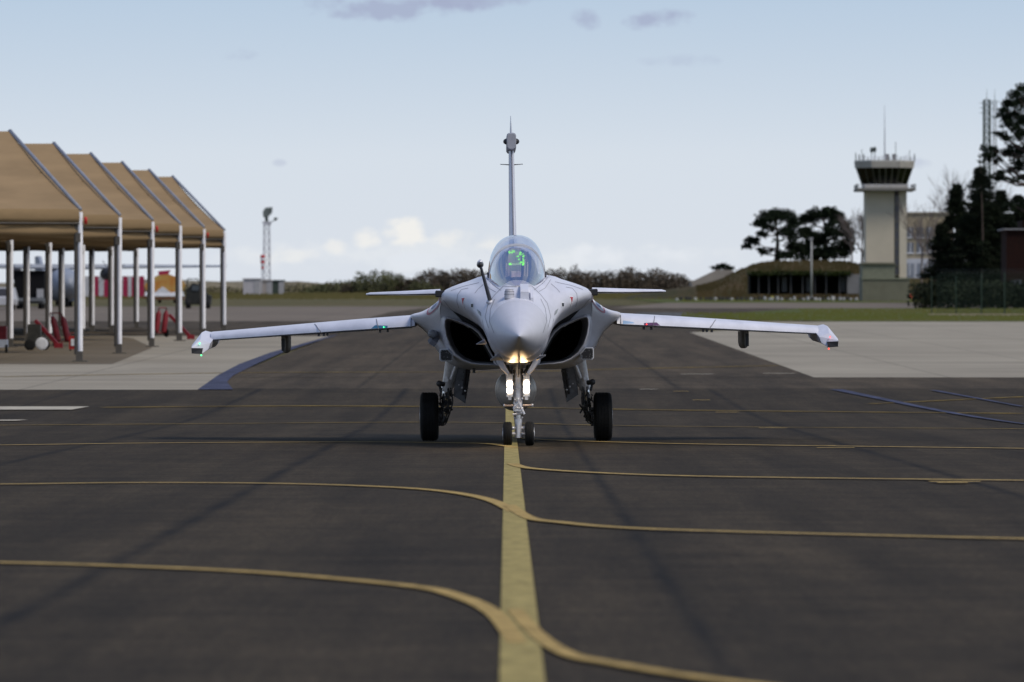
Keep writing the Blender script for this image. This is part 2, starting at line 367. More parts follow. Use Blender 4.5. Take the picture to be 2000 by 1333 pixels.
# ------------------------------------------------------------------ fighter jet
PAINT = mat('grey_airframe_paint', (.56, .575, .64), .40, var=.09, scale=3.5, stretch=(1, .35, 1), spec=.45)
PAINT2 = mat('radome_grey', (.50, .51, .56), .46, var=.04, scale=5, spec=.4)
PAINTD = mat('panel_line', (.17, .175, .20), .6)
BLK = mat('black_composite', (.018, .018, .02), .5)
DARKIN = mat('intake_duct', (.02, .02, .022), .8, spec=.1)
UNDER = mat('gear_bay_grey', (.30, .31, .33), .5, var=.15)
METAL = mat('gear_strut_metal', (.66, .66, .69), .33, .45, var=.15, scale=14)
CHROME = mat('polished_oleo', (.75, .75, .77), .15, .95)
DMET = mat('dark_gear_metal', (.07, .07, .075), .45, .4, var=.4, scale=20)
TYRE = mat('tyre_rubber', (.012, .012, .012), .75, bump=.1, spec=.2)
HUB = mat('wheel_hub', (.55, .56, .58), .4, .3)
HOSE = mat('hydraulic_hose', (.03, .028, .026), .5)
RED = mat('warning_red', (.42, .035, .05), .5); WHT = mat('marking_white', (.62, .64, .68), .5); BLU = mat('roundel_blue', (.12, .17, .28), .5)
PINK = mat('roundel_red', (.50, .20, .25), .5)
BRASS = mat('copper_liner', (.33, .22, .10), .45, .5)
TANKM = mat('drop_tank_lamp_warmed', (.50, .45, .40), .38, var=.06)  # tank grey, warmed in the colour to stand for lamp glow

JET = thing('fighter_jet', 'pale grey twin intake delta wing fighter jet facing the viewer on the yellow centre line', 'fighter jet', (.100, 100, 0))
JET.rotation_euler = (0, R(-0.6), R(0.33))

def cr(P, t):
    i = min(int(t), len(P) - 2); u = t - i
    p0, p1, p2, p3 = P[max(i - 1, 0)], P[i], P[i + 1], P[min(i + 2, len(P) - 1)]
    return tuple(.5 * (2 * b + (c - a) * u + (2 * a - 5 * b + 4 * c - d) * u * u + (3 * b - a - 3 * c + d) * u ** 3) for a, b, c, d in zip(p0, p1, p2, p3))
def body(sections, per=4, seg=5):
    """sections: (y, half outline from top centre to bottom centre), mirrored and swept"""
    ys = []; rows = []
    full = [(y, [(x, z) for x, z in P]) for y, P in sections]
    rings = []
    for i in range(len(full) - 1):
        for k_ in range(seg if i < len(full) - 1 else 1):
            t = i + k_ / seg
            y = cr([(f[0],) for f in full], t)[0]
            P = [cr([f[1][j] for f in full], t) for j in range(len(full[0][1]))]
            rings.append((y, P))
    rings.append((full[-1][0], full[-1][1]))
    out = []
    for y, P in rings:
        h = [cr(P, i + k_ / per) for i in range(len(P) - 1) for k_ in range(per)] + [P[-1]]
        h[0] = (0, h[0][1]); h[-1] = (0, h[-1][1])
        h = [(max(0, x), z) for x, z in h]
        ring = [Vector((x, y, z)) for x, z in h] + [Vector((-x, y, z)) for x, z in h[-2:0:-1]]
        out.append(ring)
    return out
def circ(r, cz, n=11, ry=None):
    return [(r * math.sin(math.pi * i / (n - 1)), cz + (ry or r) * math.cos(math.pi * i / (n - 1))) for i in range(n)]

# nose cone
mb = MB()
rad = [(-3.72, .004, 1.640), (-3.66, .028, 1.641), (-3.5, .085, 1.645), (-3.2, .175, 1.655), (-2.8, .275, 1.675), (-2.4, .355, 1.70), (-2.0, .412, 1.725), (-1.75, .44, 1.74)]
mb.rings(body([(y, circ(r, c)) for y, r, c in rad], 3, 3))
obj('nose_cone', mb, PAINT2, JET, True, auto=60)
mb = MB(); mb.lathe((0, -3.715, 1.64), (0, -1, 0), [(0, .012), (.03, .008), (.10, .003)], 8); obj('nose_tip', mb, METAL, JET, True)
# forward fuselage with cockpit tub (P0, P1 floor; P2 sill)
S = [(-1.75, circ(.442, 1.74)),
     (-1.45, [(0, 2.24), (.14, 2.225), (.27, 2.16), (.385, 2.06), (.47, 1.93), (.50, 1.78), (.455, 1.62), (.395, 1.46), (.30, 1.345), (.17, 1.275), (0, 1.26)]),
     (-1.12, [(0, 2.40), (.13, 2.38), (.27, 2.30), (.40, 2.20), (.52, 2.05), (.56, 1.90), (.50, 1.73), (.425, 1.55), (.33, 1.38), (.19, 1.27), (0, 1.25)]),
     (-.85, [(0, 2.455), (.13, 2.44), (.29, 2.37), (.44, 2.28), (.58, 2.13), (.625, 1.98), (.54, 1.80), (.44, 1.59), (.345, 1.40), (.20, 1.27), (0, 1.25)]),
     (-.60, [(0, 1.95), (.24, 1.97), (.36, 2.42), (.52, 2.34), (.68, 2.22), (.71, 2.06), (.60, 1.88), (.465, 1.66), (.355, 1.44), (.21, 1.28), (0, 1.25)]),
     (-.2, [(0, 1.90), (.30, 1.93), (.415, 2.475), (.60, 2.41), (.82, 2.30), (.86, 2.14), (.68, 1.92), (.48, 1.71), (.345, 1.47), (.22, 1.29), (0, 1.25)]),
     (.5, [(0, 1.90), (.32, 1.93), (.445, 2.515), (.70, 2.455), (1.00, 2.34), (1.03, 2.19), (.77, 1.965), (.505, 1.75), (.335, 1.48), (.23, 1.29), (0, 1.24)]),
     (1.3, [(0, 1.90), (.32, 1.93), (.43, 2.54), (.78, 2.47), (1.10, 2.345), (1.125, 2.20), (.83, 1.98), (.515, 1.77), (.335, 1.49), (.24, 1.28), (0, 1.23)]),
     (1.9, [(0, 2.45), (.26, 2.53), (.42, 2.56), (.80, 2.48), (1.12, 2.33), (1.14, 2.17), (.81, 1.975), (.51, 1.77), (.33, 1.48), (.22, 1.27), (0, 1.22)]),
     (3.3, [(0, 2.66), (.26, 2.62), (.42, 2.57), (.78, 2.45), (1.06, 2.26), (1.08, 2.08), (.77, 1.92), (.49, 1.74), (.31, 1.46), (.20, 1.26), (0, 1.22)])]
mb = MB(); mb.rings(body(S, 4, 5)); FUS = obj('forward_fuselage', mb, PAINT, JET, True, auto=50)
# centre and rear fuselage
def half(*a): return list(a)
A = [(2.45, half((0, 2.66), (.44, 2.57), (.80, 2.46), (1.08, 2.33), (1.16, 2.16), (1.17, 2.02), (1.12, 1.86), (1.09, 1.66), (1.00, 1.44), (.85, 1.28), (.56, 1.21), (0, 1.21))),
     (2.9, half((0, 2.72), (.44, 2.59), (.82, 2.46), (1.10, 2.32), (1.20, 2.18), (1.34, 2.07), (1.38, 1.94), (1.22, 1.66), (1.14, 1.43), (.95, 1.24), (.62, 1.17), (0, 1.19))),
     (3.6, half((0, 2.76), (.44, 2.62), (.82, 2.48), (1.10, 2.32), (1.23, 2.17), (1.44, 2.055), (1.64, 1.968), (1.33, 1.68), (1.19, 1.42), (.97, 1.22), (.62, 1.15), (0, 1.18))),
     (3.25, half((0, 2.74), (.44, 2.61), (.82, 2.47), (1.10, 2.32), (1.22, 2.18), (1.42, 2.055), (1.61, 1.965), (1.36, 1.74), (1.17, 1.43), (.96, 1.23), (.62, 1.16), (0, 1.18))),
     (4.6, half((0, 2.76), (.44, 2.62), (.82, 2.49), (1.10, 2.32), (1.26, 2.17), (1.46, 2.06), (1.66, 1.965), (1.40, 1.72), (1.22, 1.42), (.98, 1.20), (.62, 1.13), (0, 1.16))),
     (6.2, half((0, 2.70), (.42, 2.58), (.80, 2.46), (1.08, 2.31), (1.25, 2.17), (1.45, 2.06), (1.66, 1.95), (1.40, 1.74), (1.22, 1.45), (.98, 1.24), (.62, 1.18), (0, 1.20))),
     (8.6, half((0, 2.55), (.36, 2.48), (.70, 2.38), (.98, 2.25), (1.15, 2.12), (1.35, 2.02), (1.55, 1.93), (1.25, 1.72), (1.08, 1.52), (.90, 1.36), (.58, 1.30), (0, 1.32))),
     (10.8, half((0, 2.35), (.28, 2.32), (.55, 2.25), (.80, 2.12), (.92, 2.0), (.97, 1.90), (.97, 1.80), (.92, 1.68), (.82, 1.58), (.66, 1.50), (.40, 1.47), (0, 1.55)))]
A.sort(key=lambda a_: a_[0])
mb = MB(); mb.rings(body(A, 4, 4), False, True); AFT = obj('centre_fuselage', mb, PAINT, JET, True, auto=60)
for s in (-1, 1):
    mb = MB(); mb.prism([(s * x, 2.46, z) for x, z in ((1.155, 2.15), (1.175, 2.02), (1.16, 1.88), (1.10, 1.90), (1.0, 1.90), (.80, 1.82), (.68, 1.75), (.60, 1.74), (.64, 1.84), (.86, 2.02), (1.13, 2.2))], (0, .05, 0)); obj('cowl_bulkhead', mb, PAINT, JET)
    mb = MB(); mb.lathe((s * .42, 10.6, 1.88), (0, 1, 0), [(0, .36), (.5, .36), (1.1, .30), (1.1, .27), (.3, .30)], 28); obj('engine_nozzle', mb, DMET, JET, True, auto=40)

# air intakes: lip outline measured on a front elevation (1/606 m units from the axis)
LIP = [(262, 866), (300, 872), (360, 893), (430, 925), (500, 962), (548, 1003), (586, 1056), (618, 1118), (655, 1185), (700, 1262), (722, 1300), (700, 1296), (640, 1288), (560, 1284), (480, 1272), (405, 1240), (342, 1190), (292, 1112), (260, 1022), (246, 940), (248, 888)]
LIP = [((908 - u) / 606, 1.47 + (240 - v / 4.76) / 127.4) for u, v in LIP]
cenx = sum(p[0] for p in LIP) / len(LIP); cenz = sum(p[1] for p in LIP) / len(LIP)
def lipring(s, y, sc, dx=0, dz=0, thick=0.0, sweep=.0):
    r = []
    for x, z in LIP:
        d = Vector((x - cenx, z - cenz)); L = d.length; d = d * ((L * sc + thick) / L)
        xx, zz = cenx + d.x + dx, cenz + d.y + dz
        yy = y + sweep * (1.7 - z)            # upper lip reaches further forward than the lower lip
        r.append(Vector((s * xx, yy, zz)))
    return r
for s in (-1, 1):
    mb = MB()
    mb.rings([lipring(s, 1.96, 1, thick=.001, sweep=.35), lipring(s, 1.945, 1, thick=.014, sweep=.35), lipring(s, 1.962, 1, thick=.030, sweep=.35), lipring(s, 2.15, 1, thick=.042, sweep=.35),
              lipring(s, 2.5, 1.02, .02, 0, thick=.055, sweep=.2), lipring(s, 2.95, 1.04, .03, .0, thick=.075), lipring(s, 3.6, 1.04, .03, .0, thick=.04)], False, False)
    it = obj('air_intake', mb, PAINT, JET, True, auto=70, label='air intake cowl with dark duct mouth')
    mb = MB()
    mb.rings([lipring(s, 1.96, 1, sweep=.35), lipring(s, 2.15, .985, sweep=.35), lipring(s, 2.5, .95, -.015), lipring(s, 2.85, .91, -.04)], False, False)
    obj('inner_lip', mb, mat('intake_inner_grey', (.36, .37, .40), .6), it, True)
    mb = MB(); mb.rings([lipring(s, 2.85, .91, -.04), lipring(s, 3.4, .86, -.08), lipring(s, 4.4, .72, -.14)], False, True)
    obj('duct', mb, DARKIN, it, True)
    # black plate put in as the gap's shade, and ochre plate between fuselage and intake
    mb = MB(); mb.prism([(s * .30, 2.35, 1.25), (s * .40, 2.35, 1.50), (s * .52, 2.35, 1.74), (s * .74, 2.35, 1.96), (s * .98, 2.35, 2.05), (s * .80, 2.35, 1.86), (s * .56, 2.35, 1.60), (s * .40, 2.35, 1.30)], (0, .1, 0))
    obj('gap_shade_plate', mb, BLK, JET)
    mb = MB(); mb.prism([(s * .335, 2.0, 1.26), (s * .39, 2.0, 1.38), (s * .355, 2.0, 1.235), (s * .29, 2.0, 1.20)], (0, .5, 0)); obj('splitter_wedge', mb, PAINT, JET)

# wings: drooped leading edge, anhedral, clipped tip with launcher rail
def wing_ring(x, yl_, chord, zb, t):
    prof = [(0, .10), (.004, .30), (.012, .55), (.03, .80), (.07, 1.0), (.14, 1.12), (.3, 1.2), (.55, 1.0), (.8, .62), (1.0, .30), (1.0, .24), (.8, .20), (.55, .1), (.3, .03), (.12, .0), (.04, -.04), (.01, -.02)]
    return [Vector((x, yl_ + chord * a, zb + t * b)) for a, b in prof]
WST = [(1.57, 3.33, 5.1, 1.818, .155), (1.62, 3.34, 5.13, 1.808, .165), (2.4, 4.14, 4.4, 1.770, .158), (3.4, 5.17, 3.45, 1.720, .142), (4.3, 6.10, 2.6, 1.672, .125), (4.87, 6.68, 2.05, 1.645, .115)]
for s in (-1, 1):
    mb = MB(); mb.rings([wing_ring(s * x, y, c, z, t) for x, y, c, z, t in WST])
    wg = obj('wing', mb, PAINT, JET, True, auto=35)
    def wp(x, k_=0.0, up=.5):
        for a, b in zip(WST, WST[1:]):
            if a[0] <= x <= b[0]:
                u = (x - a[0]) / (b[0] - a[0]); q = [p + (r_ - p) * u for p, r_ in zip(a, b)]
                return Vector((s * x, q[1] + q[2] * k_, q[3] + q[4] * up))
    # slat joints
    for x, dx in [(1.63, .0), (2.14, .01), (3.05, .03)]:
        mb = MB(); pts = [wp(x + dx * j, kk, up) + Vector((0, -.006, .002)) for j, (kk, up) in enumerate([(0, .0), (0, .25), (.008, .5), (.03, .82), (.07, 1.02)])]
        mb.path(pts, .006, 5); obj('slat_joint', mb, PAINTD, wg)
    mb = MB(); a, b = wp(1.62, .004, -.03), wp(4.83, .004, -.03); mb.path([wp(1.62, .004, -.04), wp(2.4, .004, -.04), wp(3.4, .004, -.04), wp(4.83, .004, -.04)], .0065, 5); obj('slat_edge', mb, BLK, wg)
    # small hinge fairings
    for x in (2.0, 2.12, 2.96, 3.02, 3.1):
        c = wp(x, .05, -.18); mb = MB(); mb.box(c, (.03, .3, .05)); obj('hinge_fitting', mb, DMET, wg)
    # navigation strip by the root
    lamp = (.05, 1.0, .25) if s < 0 else (1.0, .04, .02)
    tint = mat('light_cover', (.05, .25, .40) if s < 0 else (.12, .05, .13), .2)
    mb = MB(); pts = [wp(2.0, .002, .08), wp(2.0, .004, .3), wp(2.20, .006, .42), wp(2.26, .003, .12)]
    mb.prism([p + Vector((0, -.012, 0)) for p in pts], (0, .01, 0)); obj('light_cover', mb, tint, wg)
    em = mat('navigation_lamp', (.1, .1, .1), .3, emit=lamp, es=3.5)
    mb = MB(); mb.ball(wp(2.06 if s < 0 else 2.04, .0, .18) + Vector((0, -.018, 0)), .009); obj('navigation_light', mb, em, wg, True)
    mb = MB(); pts = [wp(1.66, .002, .1), wp(1.67, .006, .45), wp(1.82, .006, .35), wp(1.9, .003, .08)]
    if s > 0: mb.prism([p + Vector((0, -.010, 0)) for p in pts], (0, .008, 0)); obj('glass_light_cover', mb, mat('pale_blue_lens', (.28, .42, .62), .12), wg)
    # pylon
    px_ = s * 3.66; zb = 1.70
    pr = [(-.062, 0), (-.062, -.17), (-.052, -.225), (-.03, -.262), (0, -.275), (.03, -.262), (.052, -.225), (.062, -.17), (.062, 0)]
    mb = MB(); mb.rings([[Vector((px_ + a * w_, y, zb + b * h_)) for a, b in pr] for y, w_, h_ in ((5.75, .25, .9), (5.80, .75, .97), (5.95, 1, 1), (7.2, 1, 1), (7.6, .3, .7))])
    py = obj('underwing_pylon', mb, mat('pylon_grey', (.24, .225, .20), .5), JET, True, auto=50)
    mb = MB(); mb.box((px_ + s * .028, 5.742, zb - .14), (.05, .012, .2)); obj('pylon_nose_panel', mb, BLK, py)
    # wingtip launcher rail: faceted head drooping in front, long body
    def P2(x, y, z): return Vector((s * x, y, z))
    mb = MB()
    r0 = [P2(4.865, 6.40, 1.60), P2(4.90, 6.36, 1.50), P2(5.00, 6.30, 1.43), P2(5.16, 6.28, 1.44), P2(5.165, 6.28, 1.535), P2(5.03, 6.42, 1.655)]
    r1 = [P2(4.82, 6.75, 1.68), P2(4.86, 6.62, 1.52), P2(4.97, 6.55, 1.455), P2(5.15, 6.5, 1.46), P2(5.165, 6.5, 1.57), P2(5.02, 6.8, 1.77)]
    r2 = [P2(4.79, 7.3, 1.745), P2(4.84, 7.1, 1.58), P2(4.92, 7.1, 1.50), P2(5.06, 7.1, 1.50), P2(5.10, 7.1, 1.62), P2(4.98, 7.3, 1.80)]
    r3 = [P2(4.79, 9.2, 1.74), P2(4.84, 9.2, 1.60), P2(4.90, 9.2, 1.54), P2(5.02, 9.2, 1.54), P2(5.05, 9.2, 1.65), P2(4.96, 9.2, 1.78)]
    mb.rings([r0, r1, r2, r3]); rl = obj('wingtip_rail', mb, PAINT, JET, label='faceted launcher rail head at the wingtip')
    mb = MB(); mb.rings([[p + Vector((0, -.035, 0)) for p in (P2(5.0, 6.29, 1.432), P2(5.155, 6.27, 1.442), P2(5.16, 6.27, 1.52), P2(4.985, 6.31, 1.515))], [p + Vector((0, .1, 0)) for p in (P2(4.995, 6.29, 1.425), P2(5.167, 6.27, 1.435), P2(5.172, 6.27, 1.53), P2(4.98, 6.31, 1.525))]])
    obj('sensor_window', mb, BLK, rl)
    for q in ((5.035, 6.31, 1.595), (5.01, 6.28, 1.405)):
        mb = MB(); mb.ball(P2(*q), .012); obj('navigation_light', mb, em, rl, True)

# canards
def can_ring(x, yl_, c, z, t, s):
    pr = [(0, 0), (.02, .35), (.1, .8), (.3, 1), (.7, .6), (1, .05), (1, -.05), (.7, -.2), (.3, -.35), (.1, -.3), (.02, -.2)]
    return [Vector((s * x, yl_ + c * a, z + t * b * .8)) for a, b in pr]
for s in (-1, 1):
    mb = MB(); mb.rings([can_ring(1.16, 1.35, 1.25, 2.315, .085, s), can_ring(1.7, 1.95, .95, 2.312, .065, s), can_ring(2.25, 2.55, .62, 2.318, .04, s), can_ring(2.315, 2.72, .45, 2.318, .02, s)])
    cn_ = obj('canard', mb, PAINT, JET, True, auto=40)
    mb = MB(); mb.rings([[Vector((s * 1.085, y, 2.255 + o)), Vector((s * 1.235, y, 2.262 + o)), Vector((s * 1.235, y, 2.345 - o)), Vector((s * 1.22, y, 2.358 - o)), Vector((s * 1.09, y, 2.35 - o))] for y, o in ((1.22, .008), (1.25, 0), (2.3, 0))])
    obj('canard_root_fairing', mb, BLK, cn_)
    mb = MB(); mb.path([can_ring(x, y, c, z, t, s)[0] + Vector((0, 0.02, -.012)) for x, y, c, z, t in ((1.24, 1.44, 1.2, 2.315, .08), (2.28, 2.6, .6, 2.318, .04))], .006, 5); obj('canard_lower_edge', mb, DMET, cn_)

# tail fin with receiver pod
mb = MB()
def fr(z, yl_, c, t): return [Vector((t * b * .5, yl_ + c * a, z)) for a, b in ((0, 0), (.02, .45), (.08, .8), (.3, 1), (.7, .7), (1, .15), (1, -.15), (.7, -.7), (.3, -1), (.08, -.8), (.02, -.45))]
mb.rings([fr(2.45, 6.9, 4.6, .15), fr(2.9, 7.6, 4.1, .135), (fr(3.8, 9.0, 2.9, .11)), fr(4.74, 10.35, 1.85, .088), fr(4.80, 10.4, 1.8, .085)]); FIN = obj('tail_fin', mb, PAINT, JET, True, auto=40)
mb = MB(); mb.tube((0.004, 7.58, 2.9), (0.004, 10.36, 4.75), .012, n=6); obj('fin_leading_edge', mb, PAINTD, FIN)
mb = MB()
pr = [(-.078, -.105), (-.06, -.135), (-.03, -.15), (.03, -.15), (.06, -.135), (.078, -.105), (.078, .10), (.06, .128), (.03, .138), (-.03, .138), (-.06, .128), (-.078, .10)]
mb.rings([[Vector((a * k_, y, 4.89 + b * k_)) for a, b in pr] for y, k_ in ((9.95, .86), (9.99, .98), (10.05, 1), (12.3, 1), (12.6, .6))]); POD = obj('fin_receiver_pod', mb, mat('pod_grey', (.27, .28, .31), .5), JET, True, auto=35)
for s in (-1, 1):
    mb = MB(); mb.ball((s * .078, 10.6, 4.90), .06, sc=(.95, 1.3, .85)); obj('receiver_dome', mb, BLK, POD, True)
    mb = MB(); mb.tube((s * .04, 10.3, 4.505), (s * .19, 10.3, 4.515), .010, .006, 6); obj('fin_side_probe', mb, DMET, JET)
mb = MB(); mb.rings([[Vector((a * .5 * w_, y + b * c, z)) for a, b in ((0, 0), (1, .3), (.4, 1), (-.4, 1), (-1, .3))] for z, y, c, w_ in ((5.0, 10.5, 1.5, .05), (5.05, 10.7, 1.3, .042), (5.2, 11.0, .9, .026), (5.36, 11.5, .4, .010))]); obj('fin_tip', mb, PAINT, JET)

# ---------------------------------------------------------------- cockpit and canopy
def superarc(y, w, zs, zt, n=18, e=2.25):
    out = []
    for i in range(n + 1):
        a = math.pi * i / n; c, s_ = math.cos(a), math.sin(a)
        out.append(Vector((-w * math.copysign(abs(c) ** (2 / e), c), y, zs + (zt - zs) * (abs(s_) ** (2 / e)))))
    return out
WS = [(-1.17, .03, 2.385, 2.40), (-1.10, .10, 2.38, 2.44), (-.98, .19, 2.375, 2.515), (-.80, .27, 2.385, 2.625), (-.6, .335, 2.42, 2.74), (-.4, .375, 2.45, 2.86), (-.2, .405, 2.48, 2.965), (-.05, .418, 2.50, 3.035)]
CN = [(-.05, .418, 2.50, 3.035), (.1, .425, 2.51, 3.085), (.35, .435, 2.525, 3.145), (.7, .438, 2.535, 3.18), (1.05, .425, 2.545, 3.18), (1.5, .39, 2.56, 3.12), (2.0, .33, 2.60, 3.0)]
def glass(name, tint, refl):
    m = bpy.data.materials.new(name); m.use_nodes = True; t = m.node_tree; t.nodes.clear(); n = N(t)
    o = n.new('ShaderNodeOutputMaterial'); mx = n.new('ShaderNodeMixShader'); tr = n.new('ShaderNodeBsdfTransparent'); gl = n.new('ShaderNodeBsdfGlossy')
    tr.inputs[0].default_value = (*tint, 1); gl.inputs['Roughness'].default_value = .04; gl.inputs['Color'].default_value = (.92, .95, 1, 1)
    fr_ = n.new('ShaderNodeLayerWeight'); fr_.inputs[0].default_value = .5
    n.link(n.m('ADD', n.m('MULTIPLY', n.m('POWER', fr_.outputs['Facing'], 4.0), .8), refl, clamp=True), mx.inputs[0]); n.link(tr.outputs[0], mx.inputs[1]); n.link(gl.outputs[0], mx.inputs[2]); n.link(mx.outputs[0], o.inputs[0])
    return m
GW = glass('windscreen_glass', (.95, .88, .82), .44); GC = glass('canopy_glass', (.84, .87, .91), .16)
mb = MB(); mb.rings([superarc(*a) for a in WS], False, False, False); obj('windscreen', mb, GW, JET, True)
mb = MB(); mb.rings([superarc(*a) for a in CN], False, False, False); CANOPY = obj('canopy', mb, GC, JET, True)
# bow frame as a swept band standing just off the glass
def band(name, y, w, zs, zt, wy, th, m, par):
    A_ = superarc(y, w + .004, zs, zt + .004); B_ = superarc(y, w - th, zs, zt - th); mb = MB()
    mb.rings([[a - Vector((0, wy / 2, 0)), a + Vector((0, wy / 2, 0)), b + Vector((0, wy / 2, 0)), b - Vector((0, wy / 2, 0))] for a, b in zip(A_, B_)])
    return obj(name, mb, m, par, True, auto=50)
band('canopy_bow', -.05, .420, 2.49, 3.035, .10, .030, PAINT, JET)
band('canopy_rear_frame', 2.0, .33, 2.58, 3.0, .1, .05, PAINT, JET)
for s in (-1, 1):
    mb = MB(); P_ = [Vector((s * w, y, zs)) for y, w, zs, zt in CN]; mb.rings([[p + Vector((-.012 * s, 0, -.03)), p + Vector((.012 * s, 0, -.03)), p + Vector((.010 * s, 0, .022)), p + Vector((-.012 * s, 0, .022))] for p in P_]); obj('canopy_sill', mb, PAINT, CANOPY)
    mb = MB(); mb.tube((s * .425, .02, 2.535), (s * .435, .1, 2.60), .018, n=8); obj('canopy_latch', mb, BLK, CANOPY)
    # raised windscreen skirt running down beside the V of the glass
    mb = MB(); P_ = [Vector((s * w, y, zs)) for y, w, zs, zt in WS]
    mb.rings([[p + Vector((-.006 * s, -.006, .010)), p + Vector((.085 * s, -.01, -.055)), p + Vector((.08 * s, .0, -.11)), p + Vector((-.02 * s, .0, -.06))] for p in P_[1:]]); obj('windscreen_skirt', mb, PAINT, JET, True, auto=30)
# dorsal spine behind the cockpit
mb = MB(); mb.rings([superarc(y, w, zs, zt) for y, w, zs, zt in ((1.75, .34, 2.5, 2.98), (2.3, .33, 2.5, 2.96), (3.5, .31, 2.5, 2.92), (5.5, .28, 2.5, 2.84), (7.5, .2, 2.4, 2.76), (10, .12, 2.2, 2.5))], True, True, False); obj('dorsal_spine', mb, PAINT, JET, True)
# cockpit fittings
mb = MB(); mb.rings([superarc(y, w, 2.45, zt) for y, w, zt in ((1.55, .33, 2.93), (1.62, .34, 2.97), (1.74, .345, 2.985))], True, True, False); obj('dark_backing', mb, BLK, JET, True)  # added dark backing blocks the sky so the blue reflection dominates
SEATM = mat('seat_fabric', (.06, .065, .06), .8, var=.3, scale=14); COAM = mat('coaming_black', (.03, .03, .032), .7)
HUDB = mat('hud_reflection_streaks', (.9, .78, .73), .6, stretch=(38, 1, .4), scale=1.0, col2=(.30, .26, .27))  # pinkish upright streaks in the colour imitate the windscreen reflection
mb = MB(); mb.rings([superarc(y, w, 2.30, zt, 14, 2.2) for y, w, zt in ((-.78, .22, 2.47), (-.6, .28, 2.53), (-.35, .34, 2.56), (-.22, .35, 2.53))], True, True, False); obj('instrument_coaming', mb, COAM, JET, True)
mb = MB(); mb.rings([[Vector((.0 + a, y, z)) for a, z in ((-w - .035, 2.40), (w * .45, 2.40), (w * .45, zt), (-w + .03, zt))] for y, w, zt in ((-.62, .12, 2.50), (-.52, .12, 2.58), (-.40, .12, 2.62))]); obj('head_up_housing', mb, HUDB, JET)
for xa, wd, zt, sh in ((-.135, .022, 2.80, 0), (.105, .016, 2.80, 1), (.145, .012, 2.76, 1), (-.175, .012, 2.74, 1)):
    mb = MB(); mb.prism([(xa, -.36, 2.45), (xa + wd, -.36, 2.45), (xa + wd + .01, -.28, zt), (xa + .01, -.28, zt)], (0, .03, 0)); obj('cockpit_strut', mb, HUDB, JET)
mb = MB(); mb.rings([[Vector((x, y, z)) for x, y in ((-.150, -.10), (-.150 + .215, -.12), (.065, .06), (-.14, .06))] for z in (2.45, 2.72)] + [[Vector((x, y, 2.975)) for x, y in ((-.11, -.08), (.06, -.09), (.06, .04), (-.10, .04))]]); ST = obj('reflection_column', mb, mat('reflection_beige', (.95, .82, .76), .7, stretch=(34, 1, .35), scale=1.0, col2=(.38, .31, .31)), JET)  # added column, its beige streaks stand for a reflection in the windscreen
mb = MB(); mb.box((0, .45, 2.35), (.42, .16, .7), Matrix.Rotation(R(-14), 3, 'X')); mb.box((0, .15, 2.08), (.42, .5, .12)); obj('ejection_seat', mb, SEATM, JET)
for s in (-1, 1):
    mb = MB(); mb.bar((s * .17, .56, 2.3), (s * .15, .66, 2.92), .05, .08); obj('seat_rail', mb, SEATM, JET)
# HUD glass with green symbology: lit strokes of irregular shape
mb = MB(); mb.prism([(-.125, -.30, 2.70), (.125, -.30, 2.70), (.125, -.16, 2.945), (-.115, -.16, 2.945)], (0, .012, .007)); HG = obj('head_up_glass', mb, glass('hud_glass', (.97, 1.0, .97), .0), JET)
GRN = mat('green_symbology', (.02, .1, .02), .5, emit=(.24, 1.0, .0), es=1.1); GRW = mat('pale_symbology', (.1, .1, .1), .5, emit=(.62, .85, .45), es=.75)
def hp(u, v): # u, v over the combiner, 0..1
    return Vector((-.118 + .236 * u, -.312 + .14 * v, 2.702 + .245 * v))
rr = random.Random(3)
for m_, st_ in ((GRN, .70), (GRW, .40)):
    t_ = m_.node_tree; b_ = t_.nodes['Principled BSDF']; e_ = t_.nodes.new('ShaderNodeEmission'); tr_ = t_.nodes.new('ShaderNodeBsdfTransparent'); ad_ = t_.nodes.new('ShaderNodeAddShader')
    e_.inputs[0].default_value = b_.inputs['Emission Color'].default_value; e_.inputs[1].default_value = st_; tr_.inputs[0].default_value = (.55, .75, .5, 1)
    t_.links.new(e_.outputs[0], ad_.inputs[0]); t_.links.new(tr_.outputs[0], ad_.inputs[1]); t_.links.new(ad_.outputs[0], t_.nodes['Material Output'].inputs[0])
blobs = []
for (cu, cv_, n_, ru, rv) in [(.12, .78, 8, .12, .12), (.28, .88, 6, .12, .05), (.70, .74, 6, .07, .09), (.88, .62, 8, .08, .14), (.90, .36, 8, .07, .18), (.58, .58, 5, .12, .07), (.80, .20, 6, .12, .05), (.10, .12, 8, .08, .05), (.92, .1, 8, .06, .06), (.62, .38, 3, .04, .03)]:
    for _ in range(n_): blobs.append((cu + rr.uniform(-ru, ru), cv_ + rr.uniform(-rv, rv), rr.uniform(.05, .10)))
mb = MB()
for i, (u, v, r_) in enumerate(blobs):
    o_ = Vector((0, -.0015 - .00012 * i, 0)); mb.add([hp(u + r_ * math.cos(a) * rr.uniform(.6, 1), v + r_ * math.sin(a) * rr.uniform(.5, .9)) + o_ for a in [k_ * math.pi / 3 for k_ in range(6)]], [tuple(range(6))])
obj('green_symbology', mb, GRN, HG, kind='stuff')
mb = MB(); mb.add([hp(u, v) + Vector((0, -.02, 0)) for u, v in ((.12, .03), (.80, .03), (.78, .17), (.2, .16))], [(0, 1, 2, 3)]); obj('pale_symbology_bar', mb, GRW, HG)

